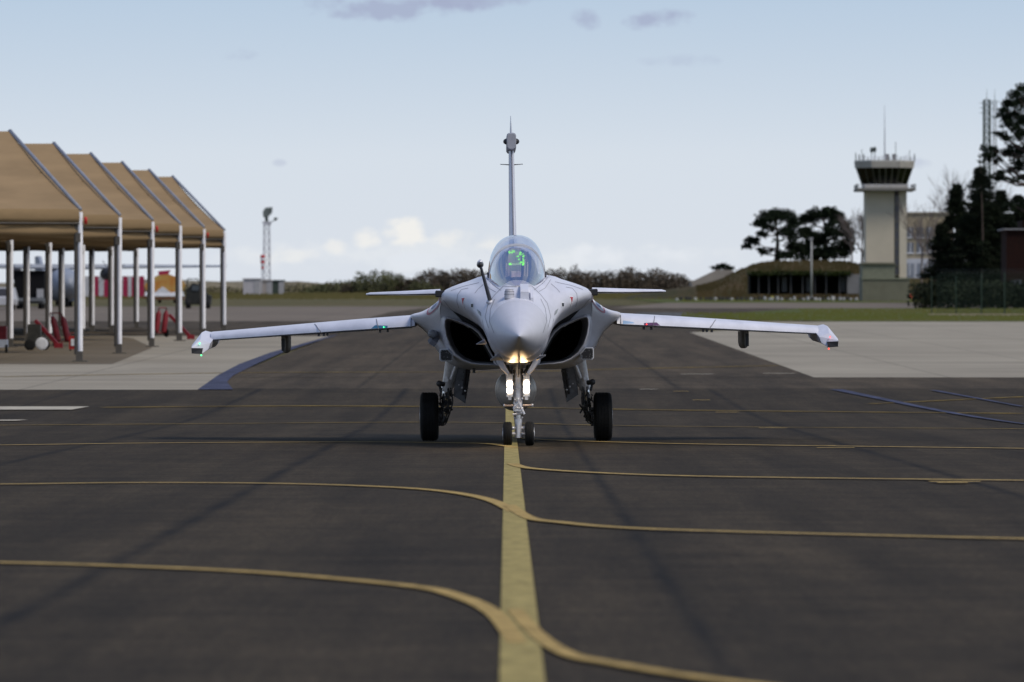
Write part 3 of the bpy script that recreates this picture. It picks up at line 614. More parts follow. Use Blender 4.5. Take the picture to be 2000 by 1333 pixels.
# ---------------------------------------------------------------- refuelling probe and nose sensors
a, b = Vector((-.413, -1.2, 2.19)), Vector((-.552, -2.15, 2.70))
PG = mat('probe_grey', (.085, .085, .085), .4, .3)
mb = MB(); mb.tube(a - (b - a) * .06, b, .033, .019, 14); PB = obj('refuelling_probe', mb, PG, JET, True, auto=40)
mb = MB(); mb.lathe(b, (b - a) + Vector((0, -.8, -.3)), [(-.10, .02), (-.05, .045), (0, .052), (.03, .045), (.06, .030)], 16); obj('probe_nozzle', mb, mat('nozzle_grey', (.16, .16, .165), .3, .5), PB, True, auto=40)
mb = MB(); mb.ball(b + Vector((.002, -.06, -.005)), .036); obj('probe_tip', mb, BLK, PB, True)
mb = MB(); mb.lathe(b + Vector((0, .02, .02)), (0, .2, 1), [(0, .05), (.03, .038), (.055, .012)], 12); obj('probe_cap', mb, METAL, PB, True)
mb = MB(); mb.lathe(a + Vector((0, 0, -.045)), (0, -.45, 1), [(0, .055), (.03, .05), (.045, .03)], 12); obj('probe_base', mb, PAINT, PB, True)
mb = MB(); mb.ball((-.125, -1.50, 2.285), .072, 18, 10); mb.lathe((-.125, -1.50, 2.20), (0, 0, 1), [(0, .074), (.09, .072)], 18); TR = obj('sensor_turret', mb, PAINT2, JET, True, auto=50)
for zz, r_ in ((2.305, .0725), (2.33, .062), (2.262, .0755)):
    mb = MB(); mb.lathe((-.125, -1.50, zz), (0, 0, 1), [(0, r_), (.005, r_ + .001)], 18); obj('turret_ring', mb, PAINTD, TR)
mb = MB(); mb.rings([[Vector((x, y, z)) for x, z in ((.035, z0), (.165, z0), (.160, z1), (.04, z1))] for y, z0, z1 in ((-1.62, 2.15, 2.30), (-1.58, 2.15, 2.335), (-1.2, 2.2, 2.42))]); obj('sensor_housing', mb, PAINT, JET)
mb = MB(); mb.rings([[Vector((x, y, z)) for x, z in ((.185, z0), (.235, z0), (.225, z1), (.19, z1))] for y, z0, z1 in ((-1.6, 2.12, 2.21), (-1.56, 2.12, 2.235), (-1.3, 2.2, 2.33))]); obj('small_nose_housing', mb, PAINT, JET)
# air data vanes under the nose
for q in ([(-.30, -2.35, 1.35), (-.42, -2.1, 1.30), (-.22, -2.1, 1.30)], [(-.50, -1.6, 1.555), (-.62, -1.3, 1.535), (-.47, -1.3, 1.545)], [(.30, -2.1, 1.31), (.40, -1.9, 1.36), (.26, -1.9, 1.29)]):
    mb = MB(); mb.prism(q, (0, .03, -.012)); mb.prism([(p[0], p[1] - .02, p[2] + .001 + (.045 if i == 0 else 0)) for i, p in enumerate(q)], (0, .02, .003)); obj('air_data_vane', mb, PAINT, JET)
mb = MB(); mb.tube((0.005, -2.55, 1.37), (0.005, -2.5, 1.16), .012, .007, 8); mb.prism([(-.006, -2.6, 1.36), (-.006, -2.35, 1.33), (-.006, -2.48, 1.20)], (.012, 0, 0)); obj('pitot_mast', mb, DMET, JET)
# cowl sensor with ball and cone on the left cowl (viewer's side)
mb = MB(); mb.ball((-1.30, 2.6, 1.70), .067, 16, 9); mb.tube((-1.22, 2.9, 1.68), (-1.30, 2.62, 1.70), .07, .06); SB = obj('jammer_ball', mb, mat('jammer_grey', (.20, .21, .23), .5), JET, True, auto=50)
mb = MB(); mb.rings([[Vector((x, 2.62, z)), Vector((x + .02, 2.58, z - .05)), Vector((x + .10, 2.6, z - .1)), Vector((x + .14, 2.75, z - .02))] for x, z in ((-1.32, 1.66), (-1.37, 1.60))]); obj('jammer_cone', mb, PAINTD, SB)
# studded antenna plates above the main legs
for s in (-1, 1):
    zc = 1.37; xc = s * 1.09
    out5 = [(-.075, .085), (.03, .085), (.105, -.0), (.085, -.085), (-.06, -.085), (-.085, -.06), (-.085, .06)]
    def pl(sc, y): return [Vector((xc - s * a * sc, y, zc + b * sc)) for a, b in out5]
    mb = MB(); mb.rings([pl(1.1, 2.30), pl(1.14, 2.33), pl(1.14, 2.6)]); AP = obj('antenna_plate', mb, WHT, JET)
    mb = MB(); mb.rings([pl(.97, 2.29), pl(.97, 2.31)]); obj('antenna_face', mb, BLK, AP)
    mb = MB()
    for i in range(len(out5)):
        p, q = Vector(out5[i]), Vector(out5[(i + 1) % len(out5)]); nn_ = max(2, int((q - p).length / .028))
        for k_ in range(nn_):
            t = p.lerp(q, k_ / nn_) * .88; mb.box((xc - s * t.x, 2.287, zc + t.y), (.006, .004, .006))
    for i in range(5): mb.box((xc + rr.uniform(-.04, .04), 2.287, zc + rr.uniform(-.05, .05)), (.006, .004, .006))
    obj('stud', mb, WHT, AP, kind='stuff')

# ---------------------------------------------------------------- surface markings and panel lines, laid on the skin
def bvh(*objs):
    v = []; f = []
    for o in objs:
        b = len(v); v += [p.co.copy() for p in o.data.vertices]; f += [tuple(i + b for i in p.vertices) for p in o.data.polygons]
    return BVHTree.FromPolygons(v, f)
SK = bvh(FUS, AFT, *[o for o in JET.children if o.name.startswith(('air_intake', 'nose_cone'))])
def hit(x, z, off=.004):
    p, nn, i, d = SK.ray_cast(Vector((x, -6, z)), Vector((0, 1, 0)))
    if p is None: return None
    if nn.y > 0: nn = -nn
    return p + nn * off
def decal(name, poly, m, off=.005, cuts=4):
    """front-elevation polygon subdivided as a fan and dropped on the skin"""
    c = (sum(p[0] for p in poly) / len(poly), sum(p[1] for p in poly) / len(poly)); mb = MB(); nP = len(poly); vs = []
    for k_ in range(cuts + 1):
        for p in poly:
            t = k_ / cuts; q = None; it_ = 0
            while q is None and it_ < 30: q = hit(c[0] + (p[0] - c[0]) * t, c[1] + (p[1] - c[1]) * t, off); t *= .93; it_ += 1
            if q is None: return
            vs.append(q)
    fs = [(k_ * nP + i, (k_ + 1) * nP + i, (k_ + 1) * nP + (i + 1) % nP, k_ * nP + (i + 1) % nP) for k_ in range(cuts) for i in range(nP)]
    mb.add(vs, fs); return obj(name, mb, m, JET)
def line(pts, w=.0055, m=PAINTD, name='panel_line', n=8):
    for s in (-1, 1):
        P_ = []
        for a, b in zip(pts, pts[1:]):
            for k_ in range(n): P_.append((s * (a[0] + (b[0] - a[0]) * k_ / n), a[1] + (b[1] - a[1]) * k_ / n))
        P_.append((s * pts[-1][0], pts[-1][1])); mb = MB(); prev = None
        for i, p in enumerate(P_):
            d = Vector(P_[min(i + 1, len(P_) - 1)]) - Vector(P_[max(i - 1, 0)]); d.normalize(); nn = Vector((-d.y, d.x)) * w / 2
            a, b = hit(p[0] + nn.x, p[1] + nn.y, .0025), hit(p[0] - nn.x, p[1] - nn.y, .0025)
            if a is None or b is None: prev = None; continue
            if prev and (a - prev[0]).length < .6: mb.quad(prev[0], prev[1], b, a)
            prev = (a, b)
        if mb.f: obj(name, mb, m, JET)
def zf(u, v): return ((908 - u) / 611, 1.47 + (240 - v / 4.76) / 128.3)     # left half of a front elevation
line([zf(460, 590), zf(400, 600), zf(362, 650), zf(356, 710), zf(372, 770)])
line([zf(900, 590), zf(780, 580), zf(700, 660), zf(640, 740), zf(612, 860), zf(640, 960)], .0055)
line([zf(760, 620), zf(680, 560), zf(640, 510)]); line([zf(713, 634), zf(655, 600), zf(600, 520)])
line([zf(1080 - 380, 700), zf(660, 790), zf(650, 900), zf(690, 1010)], .0055)
line([zf(600, 560), zf(550, 602), zf(520, 640)]); line([zf(560, 540), zf(420, 570), zf(300, 610)], .0055)
line([zf(228, 690), zf(300, 780), zf(420, 850), zf(520, 905)], .005)
line([zf(540, 790), zf(575, 850), zf(570, 815), zf(540, 790)], .006)
line([(.44, 1.62), (.50, 1.75), (.53, 1.9)], .003)
for s in (-1, 1):
    def q(u, v):
        x, z = zf(u, v); return (s * x, z)
    decal('warning_panel', [q(400, 672), q(440, 670), q(428, 745), q(425, 790), q(405, 740)], WHT, .005)
    decal('warning_triangle', [q(402, 684), q(430, 682), q(414, 750)], RED, .009)
    decal('port_surround', [q(484, 728), q(512, 728), q(512, 778), q(484, 778)], WHT, .005, 2)
    decal('static_port', [q(488, 738), q(507, 738), q(507, 768), q(488, 768)], BLK, .009, 2)
    decal('formation_light', [q(540, 790), q(560, 805), q(577, 850), q(556, 830)], mat('formation_strip', (.22, .25, .25), .4), .006, 2)
    # roundel stretched along the strake
    c = (s * 1.262, 2.125); ang = R(-50) * s
    def ell(ra, rb, n_=22): return [(c[0] + ra * math.cos(t) * math.cos(ang) - rb * math.sin(t) * math.sin(ang), c[1] + ra * math.cos(t) * math.sin(ang) + rb * math.sin(t) * math.cos(ang)) for t in [2 * math.pi * i / n_ for i in range(n_)]]
    for nm, ra, rb, mm, of in (('roundel_ring', .168, .055, PINK, .006), ('roundel_white', .128, .038, WHT, .009), ('roundel_centre', .065, .017, BLU, .012)):
        decal(nm, ell(ra, rb), mm, of, 3)

# ---------------------------------------------------------------- drop tank
mb = MB(); mb.lathe((0, 6.5, .80), (0, -1, 0), [(-3, .05), (-2, .22), (-.5, .325), (1.2, .33), (2.2, .318), (3.2, .26), (4.0, .17), (4.5, .08), (4.75, .012)], 40)
DT = obj('drop_tank', mb, TANKM, JET, True, auto=50, label='round grey fuel tank under the belly')
mb = MB(); mb.box((0, 6.2, 1.14), (.16, 3.2, .14)); obj('belly_pylon', mb, PAINT, JET)
for yy in (3.6, 4.3):
    mb = MB(); mb.lathe((0, yy, .80), (0, -1, 0), [(0, .2795 if yy < 4 else .3195), (.008, .2790 if yy < 4 else .3190)], 40); obj('tank_seam', mb, PAINTD, DT)

# ---------------------------------------------------------------- nose gear

def gpart(name, mb, m, par, smooth=True, **k): return obj(name, mb, m, par, smooth, auto=45, **k)
mb = MB(); mb.tube((0, .05, 1.24), (0, .02, .98), .085, .075, 18); mb.tube((0, .02, .98), (0, .0, .62), .066, .062, 18); mb.tube((0, .0, .66), (0, 0, .61), .078, .078, 18); mb.lathe((0, .01, .92), (0, 0, 1), [(0, .078), (.045, .078)], 18)
NG = gpart('nose_gear', mb, METAL, JET, label='silver nose gear leg carrying two bright lamps')
mb = MB(); mb.tube((0, 0, .62), (0, 0, .13), .036, .036, 16); gpart('oleo_piston', mb, CHROME, NG)
mb = MB(); mb.tube((0, 0, .40), (0, 0, .22), .048, .05, 14); mb.tube((0, 0, .23), (0, 0, .12), .052, .058, 14); mb.tube((-.12, 0, .18), (.12, 0, .18), .028, n=12); mb.tube((-.09, 0, .265), (.09, 0, .265), .022, n=10); mb.ball((-.085, 0, .265), .03); mb.ball((.085, 0, .265), .03); gpart('axle', mb, METAL, NG)
mb = MB(); mb.box((0, -.03, .545), (.15, .16, .05)); mb.box((0, -.06, .60), (.12, .1, .06)); mb.lathe((0, -.1, .575), (0, 1, 0), [(0, .03), (.1, .035)], 12)
for i in range(26): mb.tube((rr.uniform(-.09, .09), rr.uniform(-.12, -.02), rr.uniform(.47, .72)), (rr.uniform(-.09, .09), rr.uniform(-.12, -.02), rr.uniform(.47, .72)), rr.uniform(.008, .02), n=7)
gpart('steering_unit', mb, METAL, NG)
mb = MB(); mb.tube((-.215, -.06, .605), (.215, -.06, .605), .017, n=10); gpart('tow_bar_spigot', mb, mat('spigot', (.55, .42, .34), .4, .4), NG)
for s in (-1, 1):
    mb = MB(); mb.lathe((s * .20, -.06, .605), (s, 0, 0), [(0, .026), (.025, .026)], 10); gpart('spigot_cap', mb, METAL, NG)
    mb = MB(); mb.tube((s * .06, .0, .43), (s * .03, .09, .30), .014, n=8); mb.tube((s * .03, .09, .30), (s * .05, .02, .19), .014, n=8); gpart('torque_link', mb, METAL, NG)
    mb = MB(); mb.tube((s * .17, .35, 1.23), (s * .03, .03, .95), .022, .016, 8); mb.tube((s * .27, .2, 1.28), (s * .07, .04, 1.0), .012, n=8); gpart('drag_brace', mb, METAL, NG)
    mb = MB()
    for k_ in range(3): mb.path([Vector((s * (.05 + .01 * k_), -.03 - .02 * k_, 1.15)), Vector((s * (.075 + .012 * k_), -.06, .9)), Vector((s * .085, -.05, .72)), Vector((s * .06, -.08, .6)), Vector((s * .055, .04, .42))], .007, 6)
    gpart('hydraulic_hose', mb, HOSE, NG)
    # wheel
    prof = [(-.068, .10), (-.066, .15), (-.058, .170), (-.040, .179), (-.022, .181), (-.020, .175), (-.016, .175), (-.014, .1815), (.014, .1815), (.016, .175), (.020, .175), (.022, .181), (.040, .179), (.058, .170), (.066, .15), (.068, .10)]
    mb = MB(); mb.lathe((s * .165, 0, .181), (1, 0, 0), prof, 40); WH = gpart('nose_wheel', mb, TYRE, NG)
    mb = MB(); mb.lathe((s * .165, 0, .181), (s, 0, 0), [(-.06, .09), (.058, .098), (.072, .092), (.066, .06), (.078, .03)], 20); gpart('wheel_hub', mb, HUB, WH)
    # lamp
    mb = MB(); mb.box((s * .126, -.03, .90), (.10, .09, .33)); mb.box((s * .126, -.05, 1.075), (.135, .12, .014)); mb.box((s * .126, -.05, .715), (.05, .05, .05)); mb.tube((s * .06, 0, .96), (s * .13, 0, .96), .022, n=8); LB = gpart('landing_light', mb, METAL, NG, False)
    LM = mat('lit_lamp', (.8, .8, .8), .3, emit=(1.0, .83, .60), es=14)
    for zz in (.93, .835):
        mb = MB(); mb.lathe((s * .126, -.076, zz), (0, -1, 0), [(0, .048), (.012, .049), (.024, .036), (.032, .012)], 20); gpart('lamp_lens', mb, LM, LB)
    mb = MB(); mb.box((s * .126, -.078, 1.02), (.085, .012, .045)); mb.box((s * .126 - .045, -.08, .885), (.008, .02, .22)); mb.box((s * .126 + .045, -.08, .885), (.008, .02, .22)); gpart('lamp_bracket', mb, METAL, LB, False)
mb = MB(); mb.box((0, -.09, .99), (.06, .05, .08)); mb.box((0, -.08, .86), (.09, .03, .02)); mb.box((0, -.08, .89), (.08, .03, .015)); gpart('leg_clamp', mb, METAL, NG, False)
mb = MB(); mb.tube((0.01, -.1, 1.22), (0, -.10, .98), .008, n=6); gpart('brake_line', mb, DMET, NG)
# nose gear doors and bay
for s in (-1, 1):
    mb = MB(); rg = []
    for y in (-.75, -.5, 0, .5, .9):
        w = {-.75: .92, -.5: 1, 0: 1.0, .5: 1.0, .9: .9}[y]
        rg.append([Vector((s * x * w, y, z)) for x, z in ((.345, 1.385), (.32, 1.25), (.25, 1.15), (.17, 1.075), (.14, 1.10), (.18, 1.16), (.23, 1.25), (.25, 1.38))])
    mb.rings(rg); gpart('nose_gear_door', mb, PAINT, JET)
mb = MB(); mb.box((0, .1, 1.232), (.36, 1.6, .02)); gpart('gear_bay', mb, UNDER, JET, False)
# the landing lamps throw their own warm light
for s in (-1, 1):
    L = bpy.data.lights.new('landing_lamp', 'SPOT'); lo = bpy.data.objects.new('landing_lamp', L); COL.objects.link(lo); lo.parent = JET
    lo.location = (s * .126, -.26, .90); L.energy = 20; L.color = (1, .62, .28); L.shadow_soft_size = .04; L.spot_size = R(150); L.spot_blend = 1.0; lo.rotation_euler = (R(-108), 0, 0)

# ---------------------------------------------------------------- main gear
for s in (-1, 1):
    gz = s * math.tan(R(.6)) * 1.37 * -1          # keep the tyre on the ground although the jet leans
    Pt = Vector((s * 1.01, 5.2, 1.30)); Pm = Vector((s * 1.10, 5.28, .80)); Pb = Vector((s * 1.16, 5.3, .33))
    mb = MB(); mb.tube(Pt, Pm, .095, .078, 16); mb.tube(Pm + (Pt - Pm) * .25, Pm, .092, .092, 16)
    mb.tube(Vector((s * .90, 5.1, 1.28)), Vector((s * 1.02, 5.18, .98)), .04, .035, 10)
    mb.lathe(Pm + Vector((0, -.09, .18)), (0, -1, 0), [(0, .035), (.05, .035)], 12)
    MG = gpart('main_gear', mb, METAL, JET, label='silver main gear leg with dark hoses')
    mb = MB(); mb.tube(Pm, Pb, .060, .055, 14); gpart('oleo_piston', mb, CHROME, MG)
    mb = MB()
    for i in range(30):
        a = Pm.lerp(Pb, rr.uniform(.1, 1)) + Vector((rr.uniform(-.09, .09), rr.uniform(-.10, 0), rr.uniform(-.04, .04))); b = a + Vector((rr.uniform(-.06, .06), rr.uniform(-.05, .05), rr.uniform(-.09, .09)))
        mb.tube(a, b, rr.uniform(.010, .024), n=7)
    mb.tube(Pb, Vector((s * 1.30, 5.3, .385 + gz)), .05, .05, 12); mb.box(Pb + Vector((0, 0, .02)), (.13, .16, .10))
    gpart('brake_linkage', mb, DMET, MG, False)
    mb = MB()
    for i in range(6):
        x0 = rr.uniform(-.08, .08); z1 = rr.uniform(-.06, .02)
        pts = [Pm + Vector((x0, -.09, .05)), Pm.lerp(Pb, .35) + Vector((x0 * 1.4 - s * .02, -.11, 0)), Pm.lerp(Pb, .7) + Vector((x0 * .8 - s * .04, -.12, 0)), Pb + Vector((x0 * .5, -.10, z1)), Pb + Vector((s * .08, -.07, z1 - .05 * (i % 2)))]
        mb.path([Vector(cr([tuple(p) for p in pts], t / 3)) for t in range(13)], .009, 6)
    gpart('hydraulic_hose', mb, HOSE, MG)
    mb = MB(); mb.tube(Pm + Vector((-s * .0, -.05, .1)), Pm + Vector((s * .10, -.1, .12)), .04, n=10); mb.ball(Pm + Vector((s * .11, -.1, .12)), .05); mb.tube(Pm + Vector((s * .11, -.1, .1)), Pm + Vector((s * .08, -.1, -.02)), .02, n=8); gpart('actuator', mb, DMET, MG)
    mb = MB(); mb.tube(Vector((s * .74, 5.5, 1.22)), Pm + Vector((-s * .02, .05, -.02)), .035, .03, 10); mb.tube(Vector((s * .86, 5.4, 1.2)), Pm + Vector((0, .05, .0)), .02, n=8); gpart('side_brace', mb, METAL, MG)
    c = Vector((s * 1.372, 5.3, .385 + gz)); g_ = [(-.148, .18), (-.147, .27), (-.140, .335), (-.118, .37)]
    for gx in (-.075, -.025, .025, .075): g_ += [(gx - .010 - .02, .383), (gx - .007, .385), (gx - .006, .374), (gx + .006, .374), (gx + .007, .385)]
    g_ += [(.118, .37), (.140, .335), (.147, .27), (.148, .18)]
    g_ = sorted(set(g_)); mb = MB(); mb.lathe(c, (1, 0, 0), g_, 56); WH = gpart('main_wheel', mb, TYRE, MG)
    mb = MB(); mb.lathe(c, (s, 0, 0), [(-.15, .17), (.135, .175), (.152, .168), (.14, .10), (.155, .05)], 24); gpart('wheel_hub', mb, HUB, WH)
    mb = MB(); mb.lathe(c - Vector((s * .10, 0, 0)), (-s, 0, 0), [(0, .15), (.09, .15), (.10, .11), (.13, .06)], 20); mb.ball(c + Vector((-s * .2, -.12, .06)), .03)
    for i in range(5): mb.tube(c + Vector((-s * .18, -.15, .06 * i - .12)), c + Vector((-s * .15, -.15, .06 * i - .12)), .022, n=7)
    gpart('brake_pack', mb, DMET, WH)
    # inner gear door hanging from the belly
    mb = MB(); q = [(s * .90, 5.0, 1.22), (s * .70, 5.0, 1.23), (s * .74, 5.1, .95), (s * .80, 5.2, .60), (s * .985, 5.2, .72), (s * .97, 5.1, .95)]
    mb.prism(q, (0, .03, 0)); GD = gpart('main_gear_door', mb, mat('door_grey', (.15, .155, .17), .5, var=.3, scale=6), JET, False)
    mb = MB(); mb.tube((s * .78, 4.99, 1.18), (s * .84, 5.15, .74), .022, n=7); mb.tube((s * .74, 4.99, 1.2), (s * .80, 5.17, .68), .010, n=7)
    for t in (.2, .5, .8): mb.box((s * (.76 + .06 * t), 4.99 + .15 * t, 1.18 - .42 * t), (.12, .02, .018))
    gpart('door_stiffener', mb, DMET, GD, False)
    for i in range(3): mb = MB(); mb.ball((s * (.80 + .05 * i), 5.06 + .04 * i, .80 + .05 * i), .018); gpart('door_hinge', mb, METAL, GD)
mb = MB(); mb.box((-.66, 3.3, 1.13), (.045, .06, .09)); gpart('drain_mast', mb, DMET, JET, False)

# ------------------------------------------------------------------ sunshade shelters
TAN = mat('tan_fabric', (.255, .178, .095), .85, var=.14, scale=.35, stretch=(1, 1, 2.5), bump=.4, bscale=1.5, spec=.1)
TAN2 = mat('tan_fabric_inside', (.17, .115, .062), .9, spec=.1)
TUBE = mat('gable_tube_grey', (.20, .215, .25), .5)
POSTW = mat('post_white', (.80, .80, .82), .6, var=.12, scale=3)
POSTD = mat('fitting_and_shade_grey', (.075, .068, .058), .7)  # grey of feet, brackets and rope, and of the post's painted shade side
TH = R(15.2); DEP = 21.0; LEN = 27.0; EAV = 5.1; RID = 7.95
G_ = Vector((-math.sin(TH), math.cos(TH), 0)); E_ = Vector((-math.cos(TH), -math.sin(TH), 0))
SLAB = ['nearest tan fabric sunshade shelter, largest and cut by the left picture edge', 'second nearest tan fabric sunshade shelter with no red lamp on its corner', 'third tan fabric sunshade shelter counting from the left edge, before the red wheeled units',
        'fourth tan fabric sunshade shelter counting from the left edge', 'fifth tan fabric sunshade shelter, second farthest of the row', 'farthest and smallest tan fabric sunshade shelter at the row\'s right end']
for i in range(6):
    y0 = 222 + 22.25 * i; o_ = Vector((-14.4, y0, H(y0)))
    T = thing('sunshade_shelter', SLAB[i], 'shelter', o_, 0, 'tan fabric sunshade shelters in a row along the left apron')
    U = Vector((0, 0, 1)); mid = G_ * DEP / 2
    def pt(t, g, z, i=i, y0=y0): return E_ * t + G_ * g + Vector((0, 0, z + (H(y0 + g) - H(y0)) * .6))
    RX = 0.35
    for nm, g0, z0, g1, z1 in (('front_roof', 0, EAV, DEP / 2, RID), ('rear_roof', DEP, EAV, DEP / 2, RID)):
        mb = MB(); nseg = 12
        for k_ in range(nseg):
            for j in range(6):
                def pp(kk, jj):
                    t = .05 + LEN * kk / nseg; f = jj / 6; sag = -.12 * math.sin(math.pi * f) - .05 * math.sin(math.pi * 3 * kk / nseg) ** 2
                    return pt(t + RX * f, g0 + (g1 - g0) * f, z0 + (z1 - z0) * f + sag)
                mb.quad(pp(k_, j), pp(k_ + 1, j), pp(k_ + 1, j + 1), pp(k_, j + 1))
        obj(nm, mb, TAN, T, True)
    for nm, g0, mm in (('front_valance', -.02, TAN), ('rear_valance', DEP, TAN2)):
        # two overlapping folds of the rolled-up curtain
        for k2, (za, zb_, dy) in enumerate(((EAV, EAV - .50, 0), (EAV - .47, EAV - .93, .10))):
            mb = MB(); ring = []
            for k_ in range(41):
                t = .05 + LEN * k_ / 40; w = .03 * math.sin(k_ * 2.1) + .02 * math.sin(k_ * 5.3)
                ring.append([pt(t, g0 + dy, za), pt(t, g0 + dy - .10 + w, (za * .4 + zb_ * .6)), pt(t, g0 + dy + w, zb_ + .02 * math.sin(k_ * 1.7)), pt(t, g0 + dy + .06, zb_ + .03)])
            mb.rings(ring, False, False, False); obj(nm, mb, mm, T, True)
    # gable edge tubes and truss
    mb = MB(); mb.tube(pt(0, 0, EAV), pt(RX, DEP / 2, RID), .065, n=8); obj('gable_tube', mb, TUBE, T, True)
    mb = MB(); mb.tube(pt(RX, DEP / 2, RID), pt(0, DEP, EAV), .085, n=8); obj('gable_tube', mb, TUBE, T, True)
    mb = MB(); mb.tube(pt(.05, -.06, EAV - .48), pt(LEN, -.06, EAV - .48), .035, n=6); obj('valance_rope', mb, POSTD, T)
    for t in (.3, 9, 18):
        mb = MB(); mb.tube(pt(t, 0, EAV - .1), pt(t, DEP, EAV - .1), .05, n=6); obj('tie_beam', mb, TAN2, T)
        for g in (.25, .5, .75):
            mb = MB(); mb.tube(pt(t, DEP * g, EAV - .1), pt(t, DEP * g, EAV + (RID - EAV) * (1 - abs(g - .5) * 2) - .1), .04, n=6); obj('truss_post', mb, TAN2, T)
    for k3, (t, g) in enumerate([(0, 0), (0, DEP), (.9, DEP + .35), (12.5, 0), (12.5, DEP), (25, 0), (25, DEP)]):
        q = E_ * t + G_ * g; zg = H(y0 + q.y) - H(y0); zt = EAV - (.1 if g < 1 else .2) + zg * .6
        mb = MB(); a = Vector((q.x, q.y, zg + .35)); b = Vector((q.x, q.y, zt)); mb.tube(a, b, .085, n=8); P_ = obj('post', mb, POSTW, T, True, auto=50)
        mb = MB(); mb.tube(a + Vector((-.13, .03, -.1)), b + Vector((-.14, .03, -.2)), .08, n=6); obj('shade_side_pipe', mb, POSTD, P_)  # added dark pipe gives the post its shaded left side
        mb = MB(); mb.box((q.x - .03, q.y, zg + .17), (.22, .22, .38)); mb.box((q.x, q.y, zg + .02), (.5, .5, .05)); obj('foot', mb, POSTD, P_)
        mb = MB(); mb.bar(b + Vector((-.5, 0, -.05)), b + Vector((-.08, 0, -.85)), .06); mb.box(b + Vector((-.07, 0, -.85)), (.16, .2, .3)); obj('bracket', mb, POSTD, P_)
    if i in (0, 2, 4):
        mb = MB(); mb.lathe(pt(-.16, -.12, EAV - .38), (0, 0, 1), [(-.12, .05), (.08, .055), (.12, .03)], 10); obj('red_lamp', mb, mat('red_lamp_glass', (.45, .02, .015), .4), T, True)

# ------------------------------------------------------------------ under the shelters
def wheelr(c, r, w, m, par, ax=(1, 0, 0), name='wheel'):
    mb = MB(); c = Vector(c); a = Vector(ax); mb.lathe(c, a, [(-w / 2, r * .5), (-w / 2, r * .9), (-w / 3, r), (w / 3, r), (w / 2, r * .9), (w / 2, r * .5)], 16); return obj(name, mb, m, par, True, auto=50)
CART = mat('trolley_red', (.17, .008, .014), .5, var=.3, scale=3); GREYP = mat('trolley_grey', (.30, .30, .31), .5)
def cart(u, v, lean, kind, label):
    y = gy(v); x = X(u, y)
    T = thing('extinguisher_trolley', label, 'trolley', (x, y, H(y)), R(kind * 17), 'red wheeled fire units under the shelters')
    for s in (-1, 1) if kind % 2 == 0 else (0,):
        mb = MB(); d = Vector((lean, -.1, 1)).normalized(); a = Vector((s * .2 - lean * .3, 0, .22)); mb.lathe(a, d, [(0, .08), (.04, .13), (.85, .13), (.97, .06), (1.03, .04)], 14); b_ = obj('cylinder', mb, CART, T, True, auto=50)
        mb = MB(); mb.tube(a + d * 1.0, a + d * 1.14, .03, n=8); obj('valve', mb, POSTD, b_)
    for s in (-1, 1): wheelr((s * .36 - lean * .3, 0, .2), .2, .09, TYRE, T)
    mb = MB(); mb.tube((-.4 - lean * .3, 0, .2), (.4 - lean * .3, 0, .2), .03, n=6); mb.tube((-.2, 0, .2), (lean * 1.2 - .2, 0, 1.35), .025, n=6); mb.tube((.2, 0, .2), (lean * 1.2 + .2, 0, 1.35), .025, n=6); mb.tube((lean * 1.2 - .2, 0, 1.35), (lean * 1.2 + .2, 0, 1.35), .025, n=6); obj('handle_frame', mb, CART, T)
cart(120, 677, -.22, 0, 'red twin cylinder extinguisher trolley between the first and second shelter posts')
cart(313, 659, .10, 2, 'red twin cylinder extinguisher trolley right behind the third front post')
def towbar(u, v, w, label):
    y = gy(v); x = X(u, y); s = y / F
    T = thing('tow_bar', label, 'tow bar', (x, y, H(y)), 0, 'red tow bars standing under the shelters')
    L = w * s
    mb = MB(); mb.bar((-L / 2, 0, 1.1), (L / 2, -.2, .12), .13); b_ = obj('beam', mb, CART, T)
    mb = MB(); mb.box((L / 2, -.2, .12), (.34, .2, .2)); obj('towing_head', mb, CART, b_)
    for s2 in (-1, 1): wheelr((-.1, s2 * .25, .24), .24, .1, TYRE, T, (1, .0, 0))
    mb = MB(); mb.tube((-.1, -.3, .24), (-.1, .3, .24), .03, n=6); mb.bar((-.1, 0, .24), (-.1, 0, .62), .06); obj('wheel_strut', mb, GREYP, T)
towbar(92, 681, 46, 'long red tow bar leaning down right, beside the white round wheel cover')
towbar(352, 664, 42, 'red tow bar leaning across the foot of the fourth front post')
y = gy(686)
T = thing('fire_box', 'bright red box with a white panel standing left of the nearest front post', 'equipment box', (X(144, y), y, H(y)))
mb = MB(); mb.box((0, 0, .32), (.34, .3, .50)); bb = obj('body', mb, mat('box_red', (.32, .015, .012), .4), T)
mb = MB(); mb.box((-.02, -.16, .33), (.15, .02, .26)); obj('white_panel', mb, WHT, bb)
mb = MB(); mb.path([Vector((-.14, 0, .56)), Vector((-.13, 0, .68)), Vector((.13, 0, .68)), Vector((.14, 0, .56))], .02, 6); obj('handle', mb, CART, T)
for s in (-1, 1): wheelr((s * .13, 0, .07), .07, .05, TYRE, T)
y = gy(685)
T = thing('ground_power_cart', 'small dark cart with a white round cover by the second row of posts', 'cart', (X(80, y), y, H(y)))
mb = MB(); mb.box((-.25, 0, .75), (.5, .5, .5)); mb.box((-.25, 0, .4), (.55, .6, .2)); obj('body', mb, mat('cart_dark', (.03, .03, .026), .6, var=.5), T)
wheelr((.05, -.3, .26), .24, .08, WHT, T, (0, 1, 0), 'round_cover'); wheelr((-.4, -.3, .22), .22, .1, TYRE, T, (0, 1, 0)); wheelr((.1, .2, .22), .22, .1, TYRE, T, (0, 1, 0))
y = gy(690)
T = thing('service_cart', 'red and white service cart cut by the left edge of the picture', 'cart', (X(3, y), y, H(y)))
